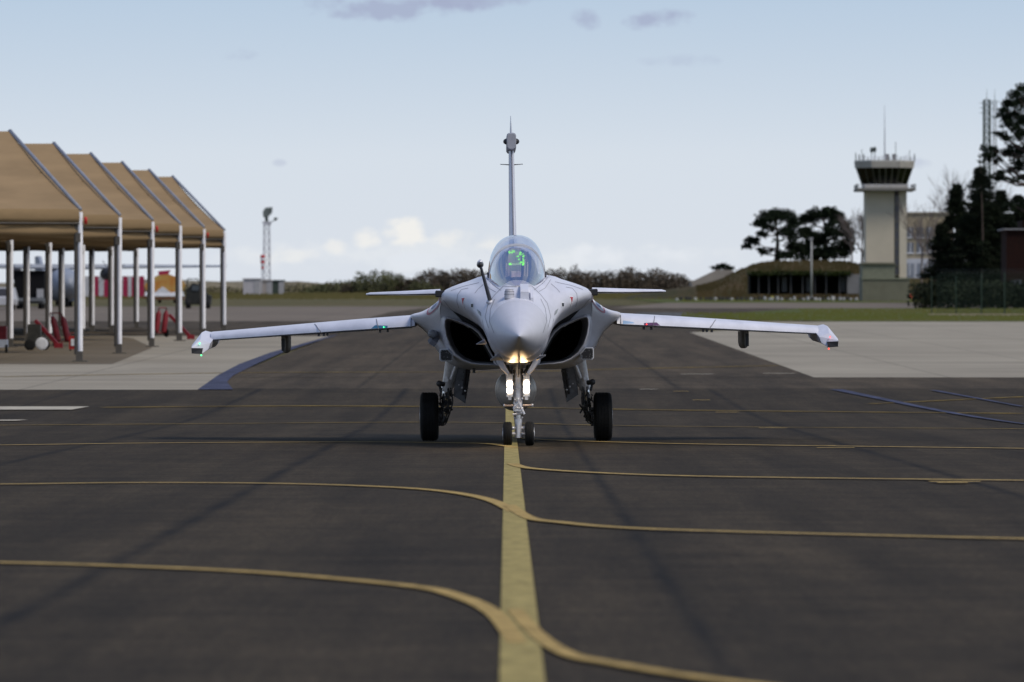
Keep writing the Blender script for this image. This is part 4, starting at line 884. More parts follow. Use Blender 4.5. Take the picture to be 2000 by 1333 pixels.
mb = MB(); mb.box((0, 0, .75), (.4, .6, .5)); obj('upper_box', mb, CART, T)
mb = MB(); mb.box((0, 0, .35), (.45, .6, .3)); obj('lower_box', mb, WHT, T)
for s in (-1, 1): wheelr((s * .2, -.25, .16), .16, .08, TYRE, T)

# ------------------------------------------------------------------ parked transport aircraft facing the viewer
ya = 560; zg = H(ya); xa = X(132, ya)
TRG = mat('transport_grey', (.22, .25, .30), .5, var=.15, scale=.6); TRD = mat('transport_dark', (.02, .02, .022), .6)
AC = thing('transport_aircraft', 'grey high wing transport aircraft parked behind the shelters, nose to the viewer', 'aircraft', (xa, ya, zg), R(13))
def zz(v, y=ya): return Z(v, y) - H(y)
mb = MB(); mb.lathe((0, 0, 1.95), (0, 1, 0), [(-1.2, .1), (-.9, .55), (-.2, 1.05), (1, 1.35), (10, 1.35), (16, .5), (17, .2)], 24); FB = obj('fuselage', mb, TRG, AC, True, auto=60)
mb = MB(); mb.prism([(-.8, -.45, 2.35), (.8, -.45, 2.35), (.55, .0, 2.9), (-.55, .0, 2.9)], (0, .3, .1)); obj('cockpit_glass', mb, TRD, FB)
mb = MB()
for s in (-1, 1): mb.rings([[Vector((s * x, y0_, z)), Vector((s * x, y0_ + .2, z + t)), Vector((s * x, y0_ + c, z + t * .4)), Vector((s * x, y0_ + c, z)), Vector((s * x, y0_ + .3, z - t * .4))] for x, y0_, c, z, t in ((0, 2.6, 3, 3.32, .34), (6, 2.9, 2.5, 3.42, .26), (14.3, 3.7, 1.4, 3.52, .12))])
wgt = obj('wing', mb, TRG, AC); wgt['kind'] = 'part'; del wgt['kind']
for x in (-4.0, 3.9):
    mb = MB(); mb.lathe((x, 1.0, 2.85), (0, 1, 0), [(0, .12), (.3, .42), (1.0, .52), (3.0, .5), (4.0, .3)], 16); EN = obj('engine', mb, TRD, AC, True, auto=50)
    for k_ in range(4):
        a = R(35 + 90 * k_); d = Vector((math.cos(a), 0, math.sin(a))); mb = MB(); mb.bar(Vector((x, .95, 2.85)) + d * .1, Vector((x, .95, 2.85)) + d * 1.35, .15, .04); obj('propeller_blade', mb, TRD, EN)
mb = MB(); mb.prism([(-.13, 12.5, 3.0), (-.13, 15, zz(497, ya + 15)), (-.13, 17, zz(497, ya + 15)), (-.13, 16.8, 3.0)], (.26, 0, 0))
fo = obj('tail_fin', mb, TRG, AC)
for s in (-1, 0, 1): wheelr((s * 1.2, 0.5 if s == 0 else 6, .38), .38, .25, TYRE, AC)
for s in (-1, 1):
    mb = MB(); mb.box((s * 1.25, 6, .95), (.5, 1.6, .8)); obj('gear_fairing', mb, TRG, AC, label=None)
# dark cargo truck left of it
yt = gy(604); T = thing('cargo_truck', 'black box bodied truck parked in front of the transport aircraft', 'truck', (X(58, yt), yt, H(yt)))
def zt_(v): return Z(v, yt) - H(yt)
def w_(px, y=yt): return px * y / F
mb = MB(); mb.box((0, 1.5, (zt_(530) + .9) / 2), (w_(60), 4, zt_(530) - .9)); mb.box((0, -.6, zt_(530)), (w_(62), .2, .1)); bdy = obj('cargo_box', mb, mat('truck_black', (.006, .006, .007), .7, spec=.1), T)
mb = MB(); mb.box((0, .5, .75), (w_(58), 5.5, .25)); mb.box((w_(6), -.8, .6), (w_(50), .3, .35)); obj('chassis', mb, mat('chassis_grey', (.12, .13, .14), .6), T)
mb = MB(); mb.box((w_(22), -.9, 1.25), (w_(12), .8, .7)); obj('step_box', mb, GREYP, T)
for x in (-.42, .42):
    for yy in (-.4, 2.6): wheelr((x * w_(60) * .85, yy, .42), .42, .3, TYRE, T)
# grey tanker drum between truck and post
y = gy(597); T = thing('fuel_trailer', 'pale grey round tank trailer standing right of the black truck', 'tank trailer', (X(124, y), y, H(y)))
mb = MB(); mb.lathe((0, 2, 1.45), (0, -1, 0), [(-2, .3), (-1.8, .9), (1.8, .9), (2.1, .7), (2.2, .2)], 24); obj('tank', mb, mat('tank_grey', (.30, .34, .39), .35, var=.2, scale=1.5), T, True, auto=50)
mb = MB(); mb.box((0, 2, .55), (1.3, 4, .2)); mb.box((.9, 0, .75), (.5, .5, .7)); obj('chassis', mb, TRD, T)
for x in (-.6, .6, 1.2): wheelr((x, .4, .35), .35, .25, TYRE, T)
# people-carrier at the left edge
y = gy(606); T = thing('parked_car', 'pale car half hidden behind the posts at the left picture edge', 'car', (X(8, y), y, H(y)))
mb = MB(); mb.rings([[Vector((x, yy, z)) for x, z in ((-.8 * w, .4), (.8 * w, .4), (.85 * w, .85), (.62 * w, zt), (-.62 * w, zt), (-.85 * w, .85))] for yy, w, zt in ((-.2, .9, .95), (.4, 1, 1.1), (1.2, 1, 1.75), (3.6, 1, 1.8), (4.2, .9, 1.2))]); obj('body', mb, mat('car_pale', (.40, .40, .42), .3), T, True, auto=25)
mb = MB(); mb.prism([(-.6, .38, 1.15), (.6, .38, 1.15), (.5, 1.1, 1.68), (-.5, 1.1, 1.68)], (0, -.05, .02)); obj('windscreen', mb, TRD, T)
for x in (-.7, .7): wheelr((x, .5, .32), .32, .2, TYRE, T)
for x in (-.6, .6): mb = MB(); mb.ball((x, -.18, .7), .1, sc=(1.3, .5, 1)); obj('headlight', mb, WHT, T, True)

# red and white striped boards
yb = gy(583); T = thing('striped_barrier', 'long barrier of upright red and white striped boards behind the shelters', 'barrier', (X(220, yb), yb, H(yb)))
RB = mat('board_red', (.27, .008, .045), .6); WB = mat('board_white', (.42, .42, .44), .6, var=.15)
edges = [142, 150, 163, 180, 193, 203, 213, 221, 232, 240, 250, 257, 265, 272, 282]
for i, (a, b) in enumerate(zip(edges, edges[1:])):
    mb = MB(); x0 = w_(a - 220, yb); x1 = w_(b - 220, yb) - .02; h = Z(540, yb) - H(yb); mb.box(((x0 + x1) / 2, .04 * (i % 2), h / 2 + .06), (x1 - x0, .12, h - .1)); obj('board', mb, RB if i % 2 == 1 else WB, T)
mb = MB(); mb.box((0, .12, .15), (w_(140, yb), .08, .1)); obj('rail', mb, GREYP, T)
# orange and yellow painted tanker
yo = gy(592); T = thing('painted_tanker', 'tanker painted orange and yellow over white, beyond the third and fourth posts', 'tanker truck', (X(322, yo), yo, H(yo)))
OM = mat('orange_yellow_paint', (.42, .13, .012), .4, col2=(.42, .31, .09), scale=.95, stretch=(1, 1, 1.2))
q = w_(1, yo)
mb = MB(); mb.rings([[Vector((x * q, y2, z * q)) for x, z in prof] for y2, prof in ((0, ((-34, 22), (-40, 34), (-32, 44), (-14, 54), (8, 56), (30, 48), (40, 36), (34, 24), (0, 18))), (3.4, ((-34, 22), (-38, 34), (-32, 42), (-14, 50), (8, 52), (30, 46), (38, 36), (34, 24), (0, 18))))]); obj('tank', mb, OM, T, True, auto=40)
mb = MB(); mb.prism([(-40 * q, -.1, 13 * q), (38 * q, -.1, 13 * q), (34 * q, -.05, 24 * q), (12 * q, -.05, 20 * q), (-4 * q, -.1, 32 * q), (-20 * q, -.05, 20 * q), (-38 * q, -.05, 22 * q)], (0, .6, 0)); obj('white_skirt', mb, WHT, T)
mb = MB(); mb.prism([(-12 * q, .5, 52 * q), (4 * q, .5, 54 * q), (10 * q, .5, 64 * q), (-14 * q, .5, 62 * q)], (0, 1, 0)); obj('hatch', mb, RB, T)
mb = MB(); mb.box((4 * q, 1, 9 * q), (66 * q, 3, 6 * q)); mb.box((-36 * q, -.2, 11 * q), (14 * q, .8, 5 * q)); obj('chassis', mb, mat('chassis_rust', (.10, .045, .02), .6, var=.5, scale=2), T)
for x in (-32, -10, 20): wheelr((x * q, -.1, 5.5 * q), 5.5 * q, .3, TYRE, T)
y = gy(603); T = thing('tow_tractor', 'black tow tractor with an open frame right of the orange tanker', 'tractor', (X(386, y), y, H(y))); q = w_(1, y)
BK = mat('tractor_black', (.012, .013, .011), .7, var=.5, scale=3)
mb = MB(); mb.rings([[Vector((x * q, y2, z * q)) for x, z in ((-26, 8), (24, 8), (26, 24), (16, 30), (6, 46), (-10, 50), (-22, 36))] for y2 in (0, 2.4)]); obj('body', mb, BK, T)
mb = MB(); mb.box((-4 * q, -.05, 40 * q), (14 * q, .05, 10 * q)); obj('windscreen', mb, mat('tractor_glass', (.05, .06, .07), .2), T)
mb = MB(); mb.tube((-20 * q, 0, 36 * q), (-20 * q, 0, 58 * q), .04, n=6); mb.tube((-20 * q, 0, 58 * q), (0, 0, 58 * q), .04, n=6); mb.tube((0, 0, 58 * q), (4 * q, 0, 44 * q), .04, n=6); obj('roll_frame', mb, BK, T)
for x in (-18, 10, 20): wheelr((x * q, -.1, 9 * q), 9 * q, .4, TYRE, T)
mb = MB(); mb.ball((22 * q, -.15, 16 * q), 1.6 * q); obj('tail_lamp', mb, CART, T)

# ------------------------------------------------------------------ radar mast, windsock, huts
ym = 860; zg = H(ym); q = ym / F
PW = mat('mast_white', (.42, .43, .47), .6, var=.2, scale=.8); MD = mat('mast_dark', (.05, .065, .06), .6)
T = thing('radar_mast', 'pale lattice mast with a dark scanner on top, left of the jet', 'mast', (X(521, ym), ym, zg))
def lattice(T, w0, w1, h, n_, r, m, base=0):
    cs = [(-1, -1), (1, -1), (1, 1), (-1, 1)]
    for a, b in cs: mb = MB(); mb.tube((a * w0, b * w0, base), (a * w1, b * w1, h), r, n=5); obj('corner_leg', mb, m, T)
    for k_ in range(n_):
        z0 = base + (h - base) * k_ / n_; z1 = base + (h - base) * (k_ + 1) / n_; a0 = w0 + (w1 - w0) * k_ / n_; a1 = w0 + (w1 - w0) * (k_ + 1) / n_; mb = MB()
        for j in range(4):
            p, s = cs[j], cs[(j + 1) % 4]
            mb.tube((p[0] * a0, p[1] * a0, z0), (s[0] * a1, s[1] * a1, z1), r * .6, n=4); mb.tube((p[0] * a1, p[1] * a1, z1), (s[0] * a1, s[1] * a1, z1), r * .6, n=4)
        obj('bracing', mb, m, T)
hm = Z(440, ym) - zg
lattice(T, .46, .36, hm, 9, .075, PW)
mb = MB(); mb.prism([(-7 * q, 0, hm), (7 * q, 0, hm), (10 * q, 0, hm + 7 * q), (-9 * q, 0, hm + 7 * q)], (0, .8, 0)); obj('platform', mb, PW, T)
mb = MB(); mb.tube((0, .4, hm + 3 * q), (-1 * q, .4, hm + 18 * q), .22, n=8); obj('scanner_post', mb, MD, T)
mb = MB(); mb.rings([[Vector((x * q, y2, hm + z * q)) for x, z in ((-7, 15), (2, 16), (10, 24), (11, 35), (-3, 34), (-8, 26))] for y2 in (0, .8)]); obj('scanner', mb, mat('scanner_green', (.13, .155, .15), .6, var=.4, scale=.6), T)
mb = MB(); mb.tube((2 * q, .4, hm + 4 * q), (15 * q, .4, hm + 9 * q), .05, n=5); mb.ball((17 * q, .4, hm + 12 * q), .22); mb.tube((21 * q, .4, hm + 14 * q), (14 * q, .4, hm + 9 * q), .07, n=5); obj('side_arm', mb, MD, T)
T = thing('windsock', 'limp red and white windsock on a pole beside the pale lattice mast', 'windsock', (X(511, 845), 845, H(845))); q = 845 / F
mb = MB(); mb.tube((0, 0, 0), (0, 0, Z(497, 845) - H(845)), .05, n=6); obj('pole', mb, PW, T)
z0 = Z(499, 845) - H(845)
for k_, (r0, r1) in enumerate([(.32, .31), (.31, .29), (.29, .25), (.25, .20), (.20, .12)]):
    mb = MB(); mb.tube((.12, 0, z0 - .36 * k_), (.15, 0, z0 - .36 * (k_ + 1)), r0, r1, 10); obj('band', mb, mat('sock_red', (.45, .03, .04), .7) if k_ % 2 == 0 else WHT, T, True)
def hut(name, u0, u1, v0, v1, y, m, label, roof=None):
    T = thing(name, label, 'hut', (X((u0 + u1) / 2, y), y, H(y))); w = (u1 - u0) * y / F; h = Z(v0, y) - H(y)
    mb = MB(); mb.box((0, 1.2, h / 2), (w, 2.4, h)); obj('wall', mb, m, T)
    mb = MB(); mb.box((0, 1.2, h + .06), (w + .3, 2.7, .12)); obj('roof', mb, roof or m, T)
    mb = MB(); mb.box((w * .3, -.03, .95), (.7, .05, 1.8)); obj('door', mb, GREYP, T)
hut('equipment_hut', 475, 508, 546, 574, 840, mat('hut_pale', (.38, .37, .39), .7), 'pale grey equipment hut left of the lattice mast foot')
hut('equipment_cabin', 512, 530, 549, 572, 850, mat('hut_beige', (.30, .27, .25), .7), 'narrow beige cabin at the foot of the lattice mast')
hut('generator_shed', 532, 554, 549, 572, 855, mat('hut_dark', (.035, .05, .04), .8), 'dark green generator shed right of the mast')

# ------------------------------------------------------------------ far scrub
def leafmat(name, c1, c2, sc=.6):
    return mat(name, c1, .95, col2=c2, scale=sc, spec=.05)
def leaves(mb, c, r, n_, size, rnd, squash=1.0):
    for _ in range(n_):
        while True:
            d = Vector((rnd.uniform(-1, 1), rnd.uniform(-1, 1), rnd.uniform(-1, 1)))
            if .25 < d.length < 1: break
        p = Vector(c) + Vector((d.x * r[0], d.y * r[1], d.z * r[2]))
        a = Vector((rnd.uniform(-1, 1), rnd.uniform(-1, 1), rnd.uniform(-.6, .6))).normalized() * size * rnd.uniform(.6, 1.3)
        b = Vector((rnd.uniform(-1, 1), rnd.uniform(-1, 1), rnd.uniform(-1, 1))).normalized() * size * rnd.uniform(.5, 1.1)
        mb.add([p, p + a, p + a + b, p + b * 1.1], [(0, 1, 2, 3)])
rn = random.Random(11)
def belt(name, u0, u1, y, top, dens, m, label, rag=1.0, size=.5):
    mb = MB(); x0, x1 = X(u0, y), X(u1, y); x = x0
    while x < x1:
        u = 1000 + x * F / y; h = (Z(top(u), y) - H(y)) * rn.uniform(1 - .22 * rag, 1.05); r = rn.uniform(1.0, 2.4)
        leaves(mb, (x, y + rn.uniform(0, 14), h * .48), (r, 1.5, h * .52), int(9 * dens * r * h), size * .5, rn)
        x += r * .55
    for v in mb.v: v.z += H(y)
    return obj(name, mb, m, kind='stuff', label=label)
from bisect import bisect
def curve(P):
    def f(u):
        for a, b in zip(P, P[1:]):
            if a[0] <= u <= b[0]: return a[1] + (b[1] - a[1]) * (u - a[0]) / (b[0] - a[0])
        return P[0][1] if u < P[0][0] else P[-1][1]
    return f
belt('dry_scrub', -500, 720, 905, curve([(-400, 560), (440, 558), (560, 556), (620, 552), (700, 545), (720, 560)]), 9, leafmat('dry_scrub_leaf', (.19, .165, .105), (.12, .115, .065)), 'pale dry scrub beyond the left apron')
belt('green_scrub', 590, 860, 895, curve([(590, 570), (620, 556), (650, 545), (665, 542), (690, 548), (700, 528), (740, 522), (790, 540), (830, 548), (860, 560)]), 9, leafmat('green_scrub_leaf', (.10, .105, .05), (.07, .075, .042)), 'olive green bushes left of the jet')
belt('brown_hedge', 640, 1340, 900, curve([(640, 557), (700, 550), (770, 545), (810, 536), (830, 524), (870, 520), (930, 526), (960, 522), (1060, 524), (1100, 519), (1160, 517), (1180, 532), (1215, 519), (1280, 524), (1330, 532), (1340, 545)]), 12, leafmat('brown_hedge_leaf', (.098, .080, .060), (.070, .058, .045)), 'bare brown winter hedge on the horizon behind the jet')
mb = MB()
for i in range(60):
    x0 = -120 + i * 6
    mb.rings([[Vector((xx_, 925, H(920))), Vector((xx_, 930, H(920) + 1.3 + .35 * math.sin(xx_ * .13) + .25 * math.sin(xx_ * .41 + 1))), Vector((xx_, 960, H(920) + 1.9 + .35 * math.sin(xx_ * .1) + .2 * math.sin(xx_ * .33)))] for xx_ in (x0, x0 + 6)], False, False, False)
obj('far_bank', mb, mat('bank_earth', (.15, .13, .085), .95, var=.3, scale=.15), kind='structure', label='low earth bank closing the airfield on the horizon')
mb = MB()
for i in range(9000):
    x = rn.uniform(-60, 28); y = rn.uniform(720, 890)
    h = rn.uniform(.12, .4); mb.add([(x, y, H(y)), (x + rn.uniform(.1, .5), y, H(y)), (x + rn.uniform(-.1, .5), y + .1, H(y) + h)], [(0, 1, 2)])
obj('dry_grass', mb, leafmat('dry_grass_blade', (.105, .09, .038), (.075, .072, .028), .05), kind='stuff', label='tufts of dry grass on the strip before the far scrub')

# ------------------------------------------------------------------ control tower
yT = gy(589); q = yT / F; zg = H(yT)
CRE = mat('tower_cream_render', (.43, .39, .31), .8, var=.07, scale=.35); GRN2 = mat('tower_base_green', (.125, .125, .088), .8, var=.12, scale=.8)
CON = mat('tower_concrete', (.34, .325, .29), .8, var=.12, scale=1); DG = mat('tower_dark_glass', (.012, .015, .012), .12, spec=.6); MUL = mat('mullion_green', (.05, .054, .034), .6); SLOT = mat('slot_window', (.07, .075, .09), .3)
T = thing('control_tower', 'cream airfield control tower with an outward sloping glass cab on a green base', 'control tower', (X(1731, yT), yT, zg))
def tx(u): return (u - 1731) * q
def tz(v): return Z(v, yT) - zg
D = 4.2
def bxu(mb, u0, u1, v0, v1, y0=0, y1=D): mb.box(((tx(u0) + tx(u1)) / 2, (y0 + y1) / 2, (tz(v0) + tz(v1)) / 2), (tx(u1) - tx(u0), y1 - y0, abs(tz(v0) - tz(v1)))); return mb
mb = bxu(MB(), 1691, 1746.5, 373, 589); obj('shaft', mb, CRE, T)
mb = bxu(MB(), 1746.5, 1755, 373, 589, .35, D); obj('stair_recess', mb, mat('recess_dark', (.06, .06, .06), .8), T)
mb = bxu(MB(), 1756.5, 1771, 373, 589, -.0, D); obj('stair_wall', mb, mat('tower_side_cream', (.47, .43, .345), .8, var=.06), T)
mb = bxu(MB(), 1690, 1747, 372, 374.5, -.1, D); obj('shaft_cap', mb, CON, T)
for k_ in range(9):
    v0 = 382 + k_ * 17.4; mb = bxu(MB(), 1748.5, 1756, v0, v0 + 15.4, .12, .2); P_ = obj('slot_window', mb, SLOT, T)
    mb = bxu(MB(), 1748, 1756.2, v0 + 15.4, v0 + 17.4, .06, .2); obj('window_bar', mb, GRN2, P_)
mb = bxu(MB(), 1683, 1775, 545, 592, -1.3, D + .5); obj('base_wall', mb, GRN2, T)
mb = bxu(MB(), 1682, 1776.5, 543, 546.5, -1.4, D + .6); obj('base_coping', mb, mat('coping_green', (.16, .17, .12), .8), T)
mb = bxu(MB(), 1683.5, 1746.5, 516, 543, -.9, D); obj('annex_wall', mb, mat('annex_green', (.15, .16, .115), .8, var=.1), T)
mb = bxu(MB(), 1681, 1748, 513.5, 517, -1.1, D + .1); obj('annex_coping', mb, GRN2, T)
# balcony
mb = bxu(MB(), 1673, 1787, 368, 373, -1.6, D + 1.6); obj('balcony_slab', mb, mat('balcony_dark', (.16, .155, .145), .8), T)
mb = bxu(MB(), 1688, 1772, 361, 368.5, -.9, D + .9); obj('cab_plinth', mb, CON, T)
for x0 in (1674, 1786):
    for yy in (-1.55, .5, 2.6, 4.6):
        mb = MB(); mb.tube((tx(x0), yy, tz(369)), (tx(x0), yy, tz(360)), .05, n=5); obj('railing_post', mb, MD, T)
    mb = MB(); mb.tube((tx(x0), -1.55, tz(361)), (tx(x0), D + 1.5, tz(361)), .05, n=5); obj('side_rail', mb, MD, T)
for vv in (361.5, 365):
    mb = MB(); mb.tube((tx(1674), -1.55, tz(vv)), (tx(1786), -1.55, tz(vv)), .022, n=5); obj('front_rail', mb, PW, T)
for k_ in range(9):
    mb = MB(); mb.tube((tx(1674 + 14 * k_), -1.55, tz(369)), (tx(1674 + 14 * k_), -1.55, tz(361)), .022, n=5); obj('railing_post', mb, PW, T)
# glass cab, octagonal and flaring upwards
def octo(w, z, d=D / 2, ch=.32):
    c = [(-1, -1 + 2 * ch), (-1 + 2 * ch * .8, -1), (1 - 2 * ch * .8, -1), (1, -1 + 2 * ch), (1, 1 - 2 * ch), (1 - 2 * ch * .8, 1), (-1 + 2 * ch * .8, 1), (-1, 1 - 2 * ch)]
    return [Vector((a * w, d + b * w, z)) for a, b in c]
w0, w1 = 42 * q, 53.5 * q; zb0, zb1 = tz(361), tz(327)
A0, A1 = octo(w0, zb0), octo(w1, zb1); xc = tx(1729.5)
for p in A0 + A1: p.x += xc
I0, I1 = [p.copy() for p in A0], [p.copy() for p in A1]
for L_ in (I0, I1):
    c = sum(L_, Vector()) / 8
    for p in L_: p.x = c.x + (p.x - c.x) * .55; p.y = c.y + (p.y - c.y) * .55
mb = MB(); mb.rings([I0, [a.lerp(b, .25) for a, b in zip(I0, I1)]]); obj('console_ring', mb, MUL, T)
CG = glass('cab_glass', (.10, .12, .09), .035)
for i in range(8):
    a0, b0, a1, b1 = A0[i], A0[(i + 1) % 8], A1[i], A1[(i + 1) % 8]; nn_ = 4 if i == 1 else (3 if i == 5 else 2)
    for k_ in range(nn_):
        t0, t1 = k_ / nn_ + .012, (k_ + 1) / nn_ - .012
        p = [a0.lerp(b0, t0), a0.lerp(b0, t1), a1.lerp(b1, t1), a1.lerp(b1, t0)]; c = (p[1] - p[0]).cross(p[3] - p[0]).normalized() * .03
        mb = MB(); mb.prism(p, c); obj('pane', mb, CG, T)
    for k_ in range(nn_ + 1):
        t = k_ / nn_; mb = MB(); mb.bar(a0.lerp(b0, t), a1.lerp(b1, t), .14 if k_ in (0, nn_) else .10); obj('mullion', mb, MUL, T)
mb = MB(); mb.box((xc + tx(1731) * 0 + .1, D / 2 + .5, zb1 - .75), (2.6, .1, 1.0)); obj('blind', mb, BLK, T)
for x_ in (-1.9, -1.2, 1.4, 2.0): mb = MB(); mb.box((xc + x_, D / 2, (zb0 + zb1) / 2), (.22, .5, zb1 - zb0 - .1)); obj('cab_column', mb, MUL, T)
mb = MB(); R0, R1 = octo(56.5 * q, tz(328)), octo(58 * q, tz(316))
for p in R0 + R1: p.x += xc
mb.rings([R0, R1]); obj('roof_fascia', mb, CON, T)
mb = MB(); mb.rings([[p + Vector((0, 0, 0)) for p in R1], [p + Vector((0, 0, .12)) for p in R1]]); obj('roof_edge', mb, mat('edge_light', (.42, .41, .38), .8), T)
zr = tz(315.5)
for k_ in range(17):
    u = 1673 + k_ * 7.1; mb = MB(); mb.tube((tx(u), -.6 if 2 < k_ < 14 else 1, zr), (tx(u), -.6 if 2 < k_ < 14 else 1, zr + (8 + 3 * ((k_ * 7) % 3)) * q), .035, n=4); obj('railing_post', mb, PW if k_ % 3 else MD, T)
for dv in (4, 8): mb = MB(); mb.tube((tx(1673), -.6, zr + dv * q), (tx(1787), -.6, zr + dv * q), .022, n=4); obj('roof_rail', mb, PW, T)
for u, hgt, r_ in ((1672, 17, .05), (1787, 15, .05), (1684, 24, .03), (1777, 22, .03), (1750, 38, .035), (1679, 14, .06), (1688, 14, .06)): mb = MB(); mb.tube((tx(u), .5, zr), (tx(u), .5, zr + hgt * q), r_, n=5); obj('roof_aerial', mb, MD, T)
mb = MB(); mb.tube((tx(1729.5), 1.5, zr), (tx(1729.5), 1.5, tz(250)), .07, .04, 6); mb.tube((tx(1729.5), 1.5, tz(250)), (tx(1729), 1.5, tz(206)), .035, .015, 5); obj('whip_antenna', mb, mat('antenna_grey', (.22, .23, .26), .5), T)
for u in (1733.5, 1746.5): mb = MB(); mb.box((tx(u), .5, zr + 7 * q), (6.5 * q, .5, 13 * q)); mb.box((tx(u), .5, zr + 13.4 * q), (7.5 * q, .6, .08)); obj('roof_box', mb, mat('box_brown', (.10, .09, .085), .7), T)
for u, v in ((1703.5, 293), (1709.5, 292)):
    mb = MB(); mb.tube((tx(u), 1, zr), (tx(u), 1, tz(v + 4)), .04, n=5); mb.lathe((tx(u), 1, tz(v + 5)), (0, 0, 1), [(0, .08), (.1, .16), (.45, .16), (.55, .06)], 8); obj('beacon_lamp', mb, MD, T)

# ------------------------------------------------------------------ beige building behind the tower
yB = 730; q = yB / F; zg = H(yB)
T = thing('office_building', 'beige flat roofed building partly hidden behind the tower and bare trees', 'building', (X(1815, yB), yB, zg))
def bx2(u0, u1, v0, v1, y0, y1, m, nm, par=None):
    mb = MB(); zb_ = Z(v1, yB) - zg; zt2 = Z(v0, yB) - zg; mb.box(((u0 + u1 - 3630) / 2 * q, (y0 + y1) / 2, (zb_ + zt2) / 2), ((u1 - u0) * q, y1 - y0, zt2 - zb_)); return obj(nm, mb, m, par or T)
BE = mat('building_beige', (.30, .255, .175), .85, var=.08, scale=.3); PL = mat('building_pale', (.40, .42, .47), .7, var=.12, scale=.4)
bx2(1765, 1862, 417, 592, 0, 9, BE, 'wall'); bx2(1763, 1866, 414.5, 417.5, -.2, 9.2, mat('parapet', (.33, .30, .24), .8), 'parapet')
bx2(1766, 1850, 506, 556, -1.5, 0, PL, 'lower_wing')
for j, v in enumerate((444, 474)):
    for u in (1778, 1797, 1816, 1835):
        P_ = bx2(u - 7, u + 7, v, v + 20, -.08, .1, mat('pane_blue', (.12, .13, .15), .4) if (j == 0 and u == 1778) or True else PL, 'window'); bx2(u - .6, u + .6, v, v + 20, -.14, -.08, WHT, 'frame', P_); bx2(u - 8, u + 8, v + 20, v + 21.5, -.2, .0, WHT, 'sill', P_)
for u in (1775, 1800, 1825): P_ = bx2(u - 9, u + 9, 515, 540, -1.58, -1.4, mat('pane_grey', (.2, .22, .26), .3), 'window'); bx2(u - .6, u + .6, 515, 540, -1.64, -1.58, WHT, 'frame', P_)
bx2(1765, 1850, 552, 592, -2.6, -1.5, mat('low_wall_brown', (.10, .085, .075), .85, var=.2), 'plinth')
# brick house at the right edge
yC = 560; q = yC / F; zg = H(yC)
T = thing('brick_house', 'dark red brick house with a pale eave at the right picture edge', 'house', (X(2012, yC), yC, zg))
h = Z(450, yC) - zg
BR = mat('brick_red', (.022, .010, .008), .9, col2=(.014, .008, .007), scale=3, spec=.05)
mb = MB(); mb.box((1.2, 3, h / 2), (6.4, 6, h)); obj('wall', mb, BR, T)
mb = MB(); mb.box((1.2, 3, h + .08), (7.0, 6.6, .12)); obj('eave', mb, mat('eave_grey', (.2, .2, .21), .7), T)
mb = MB(); mb.box((1.9, 3.3, h + .5), (5, 5.4, .7)); obj('roof_room', mb, BR, T)
mb = MB(); mb.tube((-.15, -.06, .2), (-.15, -.06, h - .1), .05, n=6); obj('downpipe', mb, POSTW, T)
for xx in (-1.2, .9):
    for z_ in (1.2,): mb = MB(); mb.box((xx, -.03, z_ + .5), (.9, .08, 1.2)); P_ = obj('window', mb, SLOT, T); mb = MB(); mb.box((xx, -.08, z_ - .12), (1.1, .14, .08)); obj('sill', mb, CON, P_)
# ------------------------------------------------------------------ bunker, stones, poles
yM = 725; q = yM / F
mb = MB(); nx, ny = 60, 14; px = [(1180, 588), (1320, 566), (1370, 560), (1410, 549), (1450, 529), (1480, 517), (1520, 512), (1600, 512), (1660, 513), (1690, 520), (1760, 524), (2100, 530)]
fm = curve(px); g_ = []
for i in range(nx + 1):
    u = 1190 + (2100 - 1190) * i / nx; row = []
    for j in range(ny + 1):
        t = j / ny; y = yM - 2 + 26 * t; hh = max(0, Z(fm(u), yM + 6) - H(yM)) * math.sin(min(1, t * 2.2 + .02) * math.pi / 2) * (1 if t < .75 else (1 - t) * 4)
        row.append(Vector((X(u, yM), y, H(y) - .05 + max(0, hh) + rn.uniform(-.08, .08) * (hh > .3))))
    g_.append(row)
mb.rings(g_, False, False, False); obj('bunker_mound', mb, grassmat('mound_grass', (.045, .042, .018), (.075, .050, .028), (.03, .032, .012)), None, True, kind='structure', label='grass covered earth mound beside the control tower')
mb = MB()
for i in range(5000):
    u = rn.uniform(1360, 1690); t = rn.uniform(0, .45); y = yM - 2 + 26 * t; hh = max(0, Z(fm(u), yM + 6) - H(yM)) * math.sin(min(1, t * 2.2 + .02) * math.pi / 2); x = X(u, yM); z_ = H(y) + hh - .1; s_ = rn.uniform(.1, .34)
    mb.add([(x, y, z_), (x + s_, y, z_ + .05), (x + rn.uniform(0, .3), y + .1, z_ + s_)], [(0, 1, 2)])
obj('mound_tufts', mb, leafmat('tuft', (.06, .046, .022), (.03, .028, .012), .2), kind='stuff', label='brown and olive tufts growing over the mound')
ys_ = 716; zg = H(ys_); q = ys_ / F
T = thing('open_shelter', 'low dark open fronted shelter dug into the grassy mound', 'shelter', (X(1565, ys_), ys_, zg))
def bx3(u0, u1, v0, v1, y0, y1, m, nm, par=None): mb = MB(); a, b = Z(v1, ys_) - zg, Z(v0, ys_) - zg; mb.box(((u0 + u1 - 3130) / 2 * q, (y0 + y1) / 2, (a + b) / 2), ((u1 - u0) * q, y1 - y0, b - a)); return obj(nm, mb, m, par or T)
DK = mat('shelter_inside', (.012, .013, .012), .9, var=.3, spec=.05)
bx3(1464, 1662, 536, 574, 5, 5.3, DK, 'back_wall'); bx3(1462, 1664, 533, 537, .2, 5.4, mat('roof_slab', (.07, .075, .065), .9), 'roof_slab')
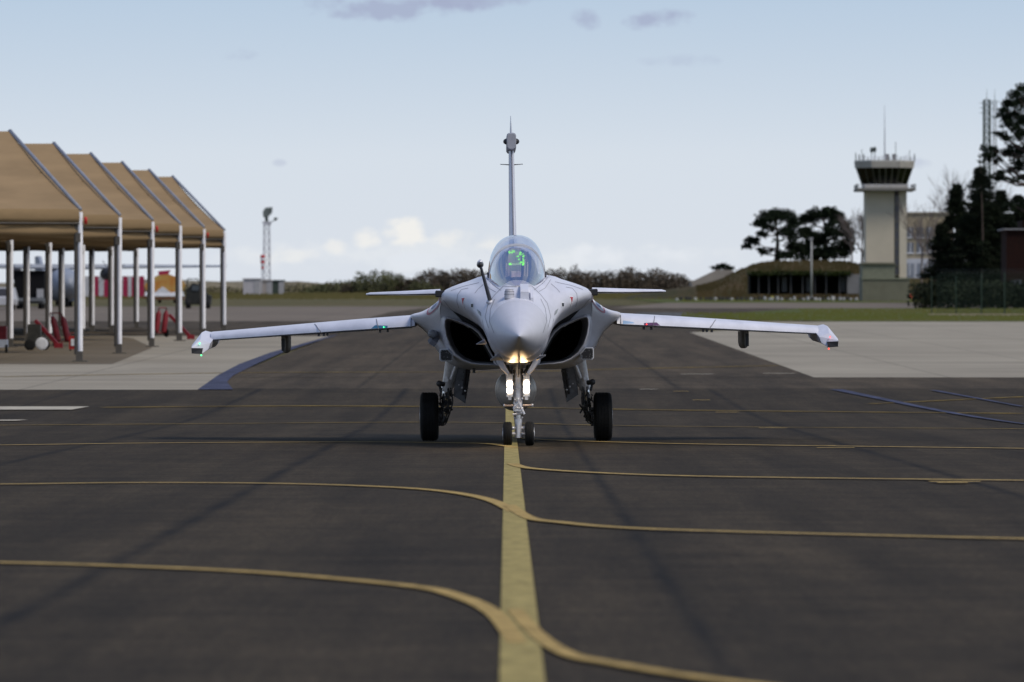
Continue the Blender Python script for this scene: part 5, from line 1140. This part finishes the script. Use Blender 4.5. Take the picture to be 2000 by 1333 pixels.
bx3(1464, 1466, 537, 574, .4, 5, DK, 'side_wall'); bx3(1655, 1690, 536, 574, .3, 5, mat('grey_wall', (.14, .14, .145), .9, var=.2, scale=.6), 'side_wall')
for u in (1482, 1502, 1520, 1545, 1568, 1592, 1614, 1640): bx3(u - 1, u + 1, 537, 574, .35, .55, mat('post_grey', (.045, .047, .05), .8), 'post')
for u, w in ((1533, 9), (1580, 7), (1648, 9)): bx3(u - w / 2, u + w / 2, 541, 570, 1.2, 2.6, mat('stored_item', (.06, .062, .066), .8), 'stored_panel')
mb = MB()
for k_ in range(60): leaves(mb, (X(1464 + k_ * 3.35, ys_), ys_ + .2, Z(534, ys_)), (.35, .6, .28), 34, .16, rn)
obj('ivy_fringe', mb, leafmat('ivy_leaf', (.034, .046, .012), (.02, .028, .010)), kind='stuff', label='green ivy hanging over the dark shelter front')
# pale ramp and concrete wall left of the mound
T = tag(obj('concrete_ramp', MB().prism([(X(1355, 740), 740, H(740)), (X(1470, 740), 740, H(740)), (X(1430, 740), 740, Z(528, 740)), (X(1400, 740), 740, Z(527, 740)), (X(1350, 740), 740, Z(551, 740))], (0, 8, 0)), mat('ramp_pale', (.25, .23, .20), .9, var=.15, scale=.3)), 'pale concrete ramp rising behind the left end of the mound', 'ramp')
T = tag(obj('signboard', MB().box((X(1562, 733), 731, Z(525.5, 731)), (.75, .06, .45)).tube((X(1562, 733), 731.05, H(731)), (X(1562, 733), 731.05, Z(526, 731)), .04, n=5), WHT), 'small white sign standing on the grassy mound', 'sign')
yL = 700; T = thing('lamp_pole', 'tall pale lamp pole standing alone in front of the mound', 'lamp pole', (X(1585, yL), yL, H(yL)))
mb = MB(); mb.tube((0, 0, 0), (0, 0, Z(467, yL) - H(yL)), .10, .075, 8); PO = obj('pole', mb, mat('pole_pale', (.33, .34, .33), .6), T, True)
mb = MB(); mb.box((0, 0, Z(466, yL) - H(yL)), (.34, .3, .16)); obj('lamp_head', mb, GREYP, T)
mb = MB(); mb.tube((0, 0, 0), (0, 0, .35), .17, n=8); obj('foot', mb, GREYP, T)
# row of painted blocks
SW = mat('block_white', (.36, .37, .37), .8, var=.4, scale=2); SD = mat('block_dark', (.03, .032, .03), .85, var=.4)
yS = 690
blk = []
for v in range(4):
    mb = MB(); w = .15 + .03 * v; c8 = [Vector((w * math.cos(a) * rn.uniform(.85, 1.15), .15 * math.sin(a), 0)) for a in [k_ * math.pi / 4 for k_ in range(8)]]
    mb.rings([c8, [p * 1.05 + Vector((0, 0, .16)) for p in c8], [p * .8 + Vector((0, 0, .28 + .03 * v)) for p in c8]]); me = mb; blk.append(mb)
protos = []
u = 1322
i = 0
while u < 1680:
    y = yS + rn.uniform(-.5, .5); s = i % 4
    white = (i * 5) % 3 != 0 if u > 1480 else (i % 4 == 0)
    key = (s, white)
    pr_ = dict(protos).get(key)
    if pr_ is None:
        o = obj('edging_stone', blk[s], SW if white else SD); protos.append((key, o))
    else: o = pr_.copy(); COL.objects.link(o)
    o.location = (X(u, y), y, H(y)); o.rotation_euler = (0, 0, rn.uniform(0, 3)); o.scale = (1.0, 1, rn.uniform(.8, 1.3))
    tag(o, 'white painted edging stone in the long row before the mound' if white else 'dark edging stone in the long row before the mound', 'stone', 'white edging stones in the row' if white else 'dark edging stones in the row')
    u += rn.uniform(6.5, 11); i += 1
T = thing('hydrant', 'short yellow and white marker post in the stone row', 'marker post', (X(1508, 686), 686, H(686)))
mb = MB(); mb.lathe((0, 0, 0), (0, 0, 1), [(0, .14), (.35, .14), (.45, .08)], 10); obj('post', mb, WHT, T, True)
mb = MB(); mb.lathe((0, 0, .3), (0, 0, 1), [(0, .15), (.16, .15)], 10); obj('yellow_band', mb, mat('marker_yellow', (.5, .45, .1), .6), T)
for u, v, lab in ((1751, 588, 'orange traffic post standing before the tower base wall'), (1778, 585, 'red and orange cone at the right corner of the tower base')):
    y = gy(v) - (2.2 if u < 1760 else 0); T = thing('traffic_cone', lab, 'cone', (X(u, y), y, H(y)))
    mb = MB(); mb.lathe((0, 0, .03), (0, 0, 1), [(0, .11), (.75, .06), (.82, .03)] if u < 1760 else [(0, .2), (.5, .05)], 10); obj('cone', mb, mat('cone_orange', (.75, .20, .02), .6) if u < 1760 else mat('cone_red', (.6, .06, .03), .6), T, True)
    mb = MB(); mb.box((0, 0, .02), (.4, .4, .04)); obj('base', mb, BLK, T)
# ------------------------------------------------------------------ trees
BARK = mat('pine_bark', (.055, .04, .032), .95, var=.3, scale=2); BARK2 = mat('grey_bark', (.12, .10, .09), .95, var=.25)
PINE = leafmat('pine_needles', (.017, .026, .013), (.009, .014, .009), .9); SPRUCE = leafmat('conifer_needles', (.015, .021, .011), (.007, .010, .007), .7)
def tree(name, label, u, y, base_v, clusters, m, size, dens, trunk_r=.3, top_v=None, limbs=True, group=None, cat='tree', lean=0.0):
    zb_ = min(Z(base_v, y), Z(base_v, y)); T = thing(name, label, cat, (X(u, y), y, zb_), 0, group); q = y / F
    P_ = [((cu - u) * q, rn.uniform(-1.2, 1.2), Z(cv_, y) - zb_, ru * q, rv * q) for cu, cv_, ru, rv in clusters]
    topz = (Z(top_v, y) - zb_) if top_v else max(p[2] for p in P_) - .3
    mb = MB(); pts = [Vector((lean * t * t * topz + .15 * math.sin(4 * t), .1 * math.cos(5 * t), topz * t)) for t in [i / 7 for i in range(8)]]
    for i in range(7): mb.tube(pts[i], pts[i + 1], trunk_r * (1 - .12 * i), trunk_r * (1 - .12 * (i + 1)), 8, False)
    if limbs:
        for x, yy, z_, a, b in P_:
            t = max(.2, min(.97, (z_ - b * .6) / topz)); st = pts[min(6, int(t * 7))]; d = Vector((x, yy, z_)) - st; mdp = st + d * .5 + Vector((0, 0, -.1 * d.length)); mb.tube(st, mdp, trunk_r * .35, trunk_r * .22, 5, False); mb.tube(mdp, Vector((x, yy, z_)), trunk_r * .22, .03, 5, False)
    obj('trunk', mb, BARK, T, True)
    mb = MB()
    for x, yy, z_, a, b in P_:
        for _ in range(max(6, int(a * b * 40))):   # sub-clumps inside every cluster
            d = Vector((rn.gauss(0, .48), rn.gauss(0, .48), rn.gauss(0, .45)))
            r_ = rn.uniform(.25, .45) * min(a, b) + .12
            leaves(mb, (x + d.x * a, yy + d.y * a * .8, z_ + d.z * b), (r_ * 1.3, r_, r_ * .75), int(dens * 16), size, rn)
    obj('crown', mb, m, T)
    return T
tree('pine_tree', 'umbrella shaped dark pine at the left, with sky gaps and a low branch reaching left', 1516, 745, 512, [(1500, 425, 22, 12), (1525, 420, 24, 11), (1548, 432, 16, 12), (1480, 438, 14, 9), (1470, 470, 15, 9), (1459, 480, 10, 6), (1490, 455, 12, 7), (1540, 455, 20, 14), (1552, 480, 16, 14), (1505, 447, 10, 6), (1535, 498, 20, 9), (1490, 492, 14, 6)], PINE, .20, 2.4, .30, 422, group='dark pines on the mound')
tree('pine_tree', 'broad dark pine with a rounded dense crown next to the tower', 1610, 748, 512, [(1575, 428, 18, 12), (1598, 418, 20, 11), (1618, 415, 18, 9), (1634, 428, 18, 14), (1650, 450, 15, 16), (1655, 475, 14, 16), (1625, 455, 20, 14), (1600, 465, 20, 16), (1575, 455, 16, 12), (1570, 485, 18, 16), (1600, 495, 22, 12), (1632, 492, 24, 13), (1585, 505, 20, 6)], PINE, .20, 2.6, .34, 420, group='dark pines on the mound')
tree('round_bush', 'small rounded dark tree on the skyline left of the mound', 1412, 830, 533, [(1400, 525, 10, 4), (1412, 521, 12, 4.5), (1425, 524, 9, 4.5)], PINE, .22, 3, .2, 524, cat='bush')
def branches(mb, p, d, L, r, depth, rnd, spread=.55, up=.15):
    if depth == 0 or r < .006: return
    q = p + d * L; mb.tube(p, q, r, r * .68, 5 if depth > 2 else 3, False)
    for k_ in range(rnd.choice((2, 3, 3))):
        nd = (d + Vector((rnd.gauss(0, spread), rnd.gauss(0, spread), rnd.gauss(up, spread * .6)))).normalized()
        branches(mb, q if k_ < 2 else p.lerp(q, .6), nd, L * rnd.uniform(.68, .88), r * .64, depth - 1, rnd, spread, up)
def bare(name, label, u, y, base_v, h_px, seed, depth=7, spread=.38, r=.16, m=BARK2, group=None, up=.15):
    rnd = random.Random(seed); z0 = Z(base_v, y); T = thing(name, label, 'tree', (X(u, y), y, z0), 0, group); mb = MB(); branches(mb, Vector((0, 0, 0)), Vector((0, 0, 1)), h_px * y / F * .24, r, depth, rnd, spread, up)
    ext = max(v.z for v in mb.v); s = h_px * y / F / ext
    for v in mb.v: v.z *= s; v.x *= min(1, s * 1.1)
    n0 = 8; b_ = MB(); obj('branches', mb, m, T)
bare('bare_tree', 'leafless grey tree squeezed between the broad pine and the tower', 1684, 722, 524, 122, 5, 8, .30, .17)
bare('bare_tree', 'leafless low tree beside the broad pine, thin and wide', 1664, 735, 515, 90, 9, 7, .45, .12)
birch = [('tall leafless birch before the beige building', 1826, 640, 560, 190, 21, .42, .13), ('second leafless birch, shorter, in front of the beige building windows', 1800, 650, 560, 150, 33, .5, .12), ('leafless tree rising over the left edge of the dark conifers', 1868, 655, 560, 240, 40, .4, .13), ('thin leafless tree before the lattice radio mast', 1905, 650, 560, 220, 52, .4, .12)]
for lab, u, y, bv, hp_, sd, spd, r_ in birch: bare('bare_tree', lab, u, y, bv, hp_, sd, 8, spd, r_, BARK2)
def conifer(label, u, y, base_v, top_v, w, seed, group='dark conifers behind the fence', dens=1.0):
    rnd = random.Random(seed); z0 = Z(base_v, y); q = y / F; h = Z(top_v, y) - z0; T = thing('conifer_tree', label, 'tree', (X(u, y), y, z0), 0, group)
    mb = MB(); mb.tube((0, 0, 0), (0, 0, h * .98), .25, .03, 8, False); mc = MB(); n_ = int(h * 3.2)
    for k_ in range(n_):
        t = (k_ + rnd.random()) / n_; rad_ = 1.65 * w * q * (1 - t) ** .62 * rnd.uniform(.4, 1.2) + .15
        for j in range(11):
            a = rnd.uniform(0, 6.28); L = rad_ * rnd.uniform(.6, 1.1); tip = Vector((math.cos(a) * L, math.sin(a) * L, h * t - L * .12)); st = Vector((0, 0, h * t + .1)); mb.tube(st, tip, .03, .01, 3, False)
            for f in (.3, .5, .7, .85, .98):
                c = st.lerp(tip, f); leaves(mc, c, (.36, .36, .22), int(11 * dens), .15, rnd)
    obj('trunk', mb, BARK, T); obj('crown', mc, SPRUCE, T)
for lab, u, y, bv, tv, w, sd, dn in [('broad dark conifer right of the birches, left end of the clump', 1868, 610, 575, 365, 42, 1, 1.2), ('tall dark conifer in the middle of the clump, ivy dark trunk', 1915, 615, 575, 330, 42, 2, 1.3), ('dark conifer between the lattice mast and the big pine', 1955, 620, 575, 375, 40, 3, 1.3), ('dark conifer reaching the right picture edge above the brick house', 1990, 625, 575, 385, 36, 4, 1.2), ('low dark conifer in front of the clump by the fence', 1840, 600, 575, 440, 26, 5, 1.2), ('low bushy conifer under the radio mast', 1935, 600, 575, 440, 44, 6, 1.2), ('small conifer beside the brick house wall', 1892, 598, 578, 420, 36, 7, 1.3), ('dark conifer filling the gap before the thin lattice mast', 1936, 600, 575, 395, 40, 8, 1.3), ('dark conifer standing just left of the brick house', 1968, 605, 575, 425, 38, 9, 1.3)]: conifer(lab, u, y, bv, tv, w, sd, dens=dn)
# ivy covered pole-like trunk
tree('ivy_tree', 'slim ivy covered trunk rising above the conifers before the radio mast', 1916, 596, 578, [(1916, 400, 9, 30), (1917, 450, 13, 30), (1916, 500, 16, 30), (1917, 350, 6, 24)], SPRUCE, .15, 2.6, .12, 300, False)
tree('big_pine_tree', 'big pine at the right picture edge with layered branches against the sky', 2030, 560, 590, [(1985, 185, 14, 12), (1996, 200, 18, 16), (1968, 200, 14, 10), (1962, 215, 10, 9), (1975, 225, 20, 14), (1998, 235, 22, 18), (1968, 245, 14, 10), (1990, 262, 22, 14), (1965, 268, 12, 8), (1952, 262, 8, 5), (1990, 292, 22, 14), (1968, 296, 12, 9), (1995, 318, 20, 10), (1985, 330, 18, 8), (2010, 345, 14, 8), (1930, 292, 14, 7), (1945, 300, 12, 8), (1928, 305, 12, 8), (1952, 312, 10, 6), (2030, 230, 30, 40), (2035, 300, 30, 30), (1940, 345, 12, 6), (1968, 352, 16, 6), (1950, 338, 12, 5), (2010, 395, 20, 7), (1975, 400, 20, 7), (1998, 172, 8, 10)], PINE, .16, 2.3, .40, 190)
# ------------------------------------------------------------------ radio masts
for u, y, tv, w, lab, r_ in ((1927.5, 680, 196, .34, 'dark lattice radio mast rising behind the conifers', .09), (1943, 690, 197, .17, 'thin lattice radio mast just right of the dark one', .03)):
    T = thing('radio_mast', lab, 'mast', (X(u, y), y, H(y)), 0, None); hh = Z(tv, y) - H(y); lattice(T, w, w * .9, hh, 30, r_, MD if w > .2 else mat('mast_grey', (.16, .16, .17), .6))
    mb = MB(); mb.tube((0, 0, hh), (0, 0, hh + 1.2), .03, .012, 5); obj('top_aerial', mb, MD, T)
    for k_ in range(3 if w > .2 else 1): mb = MB(); mb.tube((-w, 0, hh - .3 - .5 * k_), (-w - .4, 0, hh - .3 - .5 * k_), .03, n=5); mb.tube((w, 0, hh - .1 - .8 * k_), (w + .45, 0, hh - .1 - .8 * k_), .03, n=5); obj('side_aerial', mb, MD, T)
# ------------------------------------------------------------------ fence
yF = gy(617); zg = H(yF); q = yF / F
T = thing('mesh_fence', 'dark green mesh fence with barbed top before the conifers', 'fence', (X(1917, yF), yF, zg))
FG = mat('fence_green', (.012, .03, .018), .6)
hF = Z(533, yF) - zg
for k_ in range(-2, 6):
    u = 1917 + 45 * k_; mb = MB(); mb.box(((u - 1917) * q, 0, hF / 2), (.09, .09, hF)); P_ = obj('post', mb, FG, T) if k_ >= 0 else None
    if k_ < 0: mb = MB(); mb.box(((u - 1917) * q, 1.0 + 1.5 * -k_, hF / 2 - .1), (.07, .07, hF - .2)); obj('post', mb, FG, T)
mb = MB()
x0, x1 = (1830 - 1917) * q, (2140 - 1917) * q
xx = x0
while xx < x1: mb.box((xx, .06, hF / 2 + .05), (.010, .01, hF - .1)); xx += .075
z_ = .1
while z_ < hF - .05: mb.box(((x0 + x1) / 2, .075, z_), (x1 - x0, .010, .012)); z_ += .17
obj('mesh', mb, FG, T, kind='stuff')
mb = MB()
for k_ in range(40):
    c = x0 + (x1 - x0) * k_ / 40
    pts = [Vector((c + .2 * t / 8 * 2, .05 + .16 * math.cos(t * .785), hF + .12 + .16 * math.sin(t * .785))) for t in range(9)]; mb.path(pts, .008, 3)
obj('barbed_coil', mb, MD, T, kind='stuff')
T = tag(obj('fence_kerb', MB().box((X(1985, yF), yF, H(yF) + .06), (X(2140, yF) - X(1830, yF) + 1.2, .45, .16)), mat('kerb_beige', (.24, .21, .15), .85)), 'beige concrete kerb running under the mesh fence', 'kerb')
# dark hedge body behind fence and low scrub on the right
mb = MB()
for k_ in range(90):
    u = 1800 + k_ * 4; leaves(mb, (X(u, 540), 540 + rn.uniform(0, 8), H(545) + 1.1), (1.0, 1, 1.2), 90, .25, rn)
obj('dark_hedge', mb, leafmat('hedge_leaf', (.022, .028, .015), (.012, .015, .010)), kind='stuff', label='dark hedge filling the ground behind the mesh fence')
mb = MB()
for i in range(14000):
    u = rn.uniform(1330, 2050); v = rn.choice((rn.uniform(578, 590), rn.uniform(604, 627))); y = gy(v)
    x = X(u, y)
    if v > 600 and u < 1560 and v < 612: continue
    h = rn.uniform(.05, .14); mb.add([(x, y, H(y)), (x + rn.uniform(.05, .2), y, H(y)), (x + rn.uniform(-.05, .2), y + .1, H(y) + h)], [(0, 1, 2)])
obj('lawn_grass', mb, leafmat('lawn_blade', (.065, .085, .014), (.085, .08, .028), .05), kind='stuff', label='short green grass on the verges before the tower')
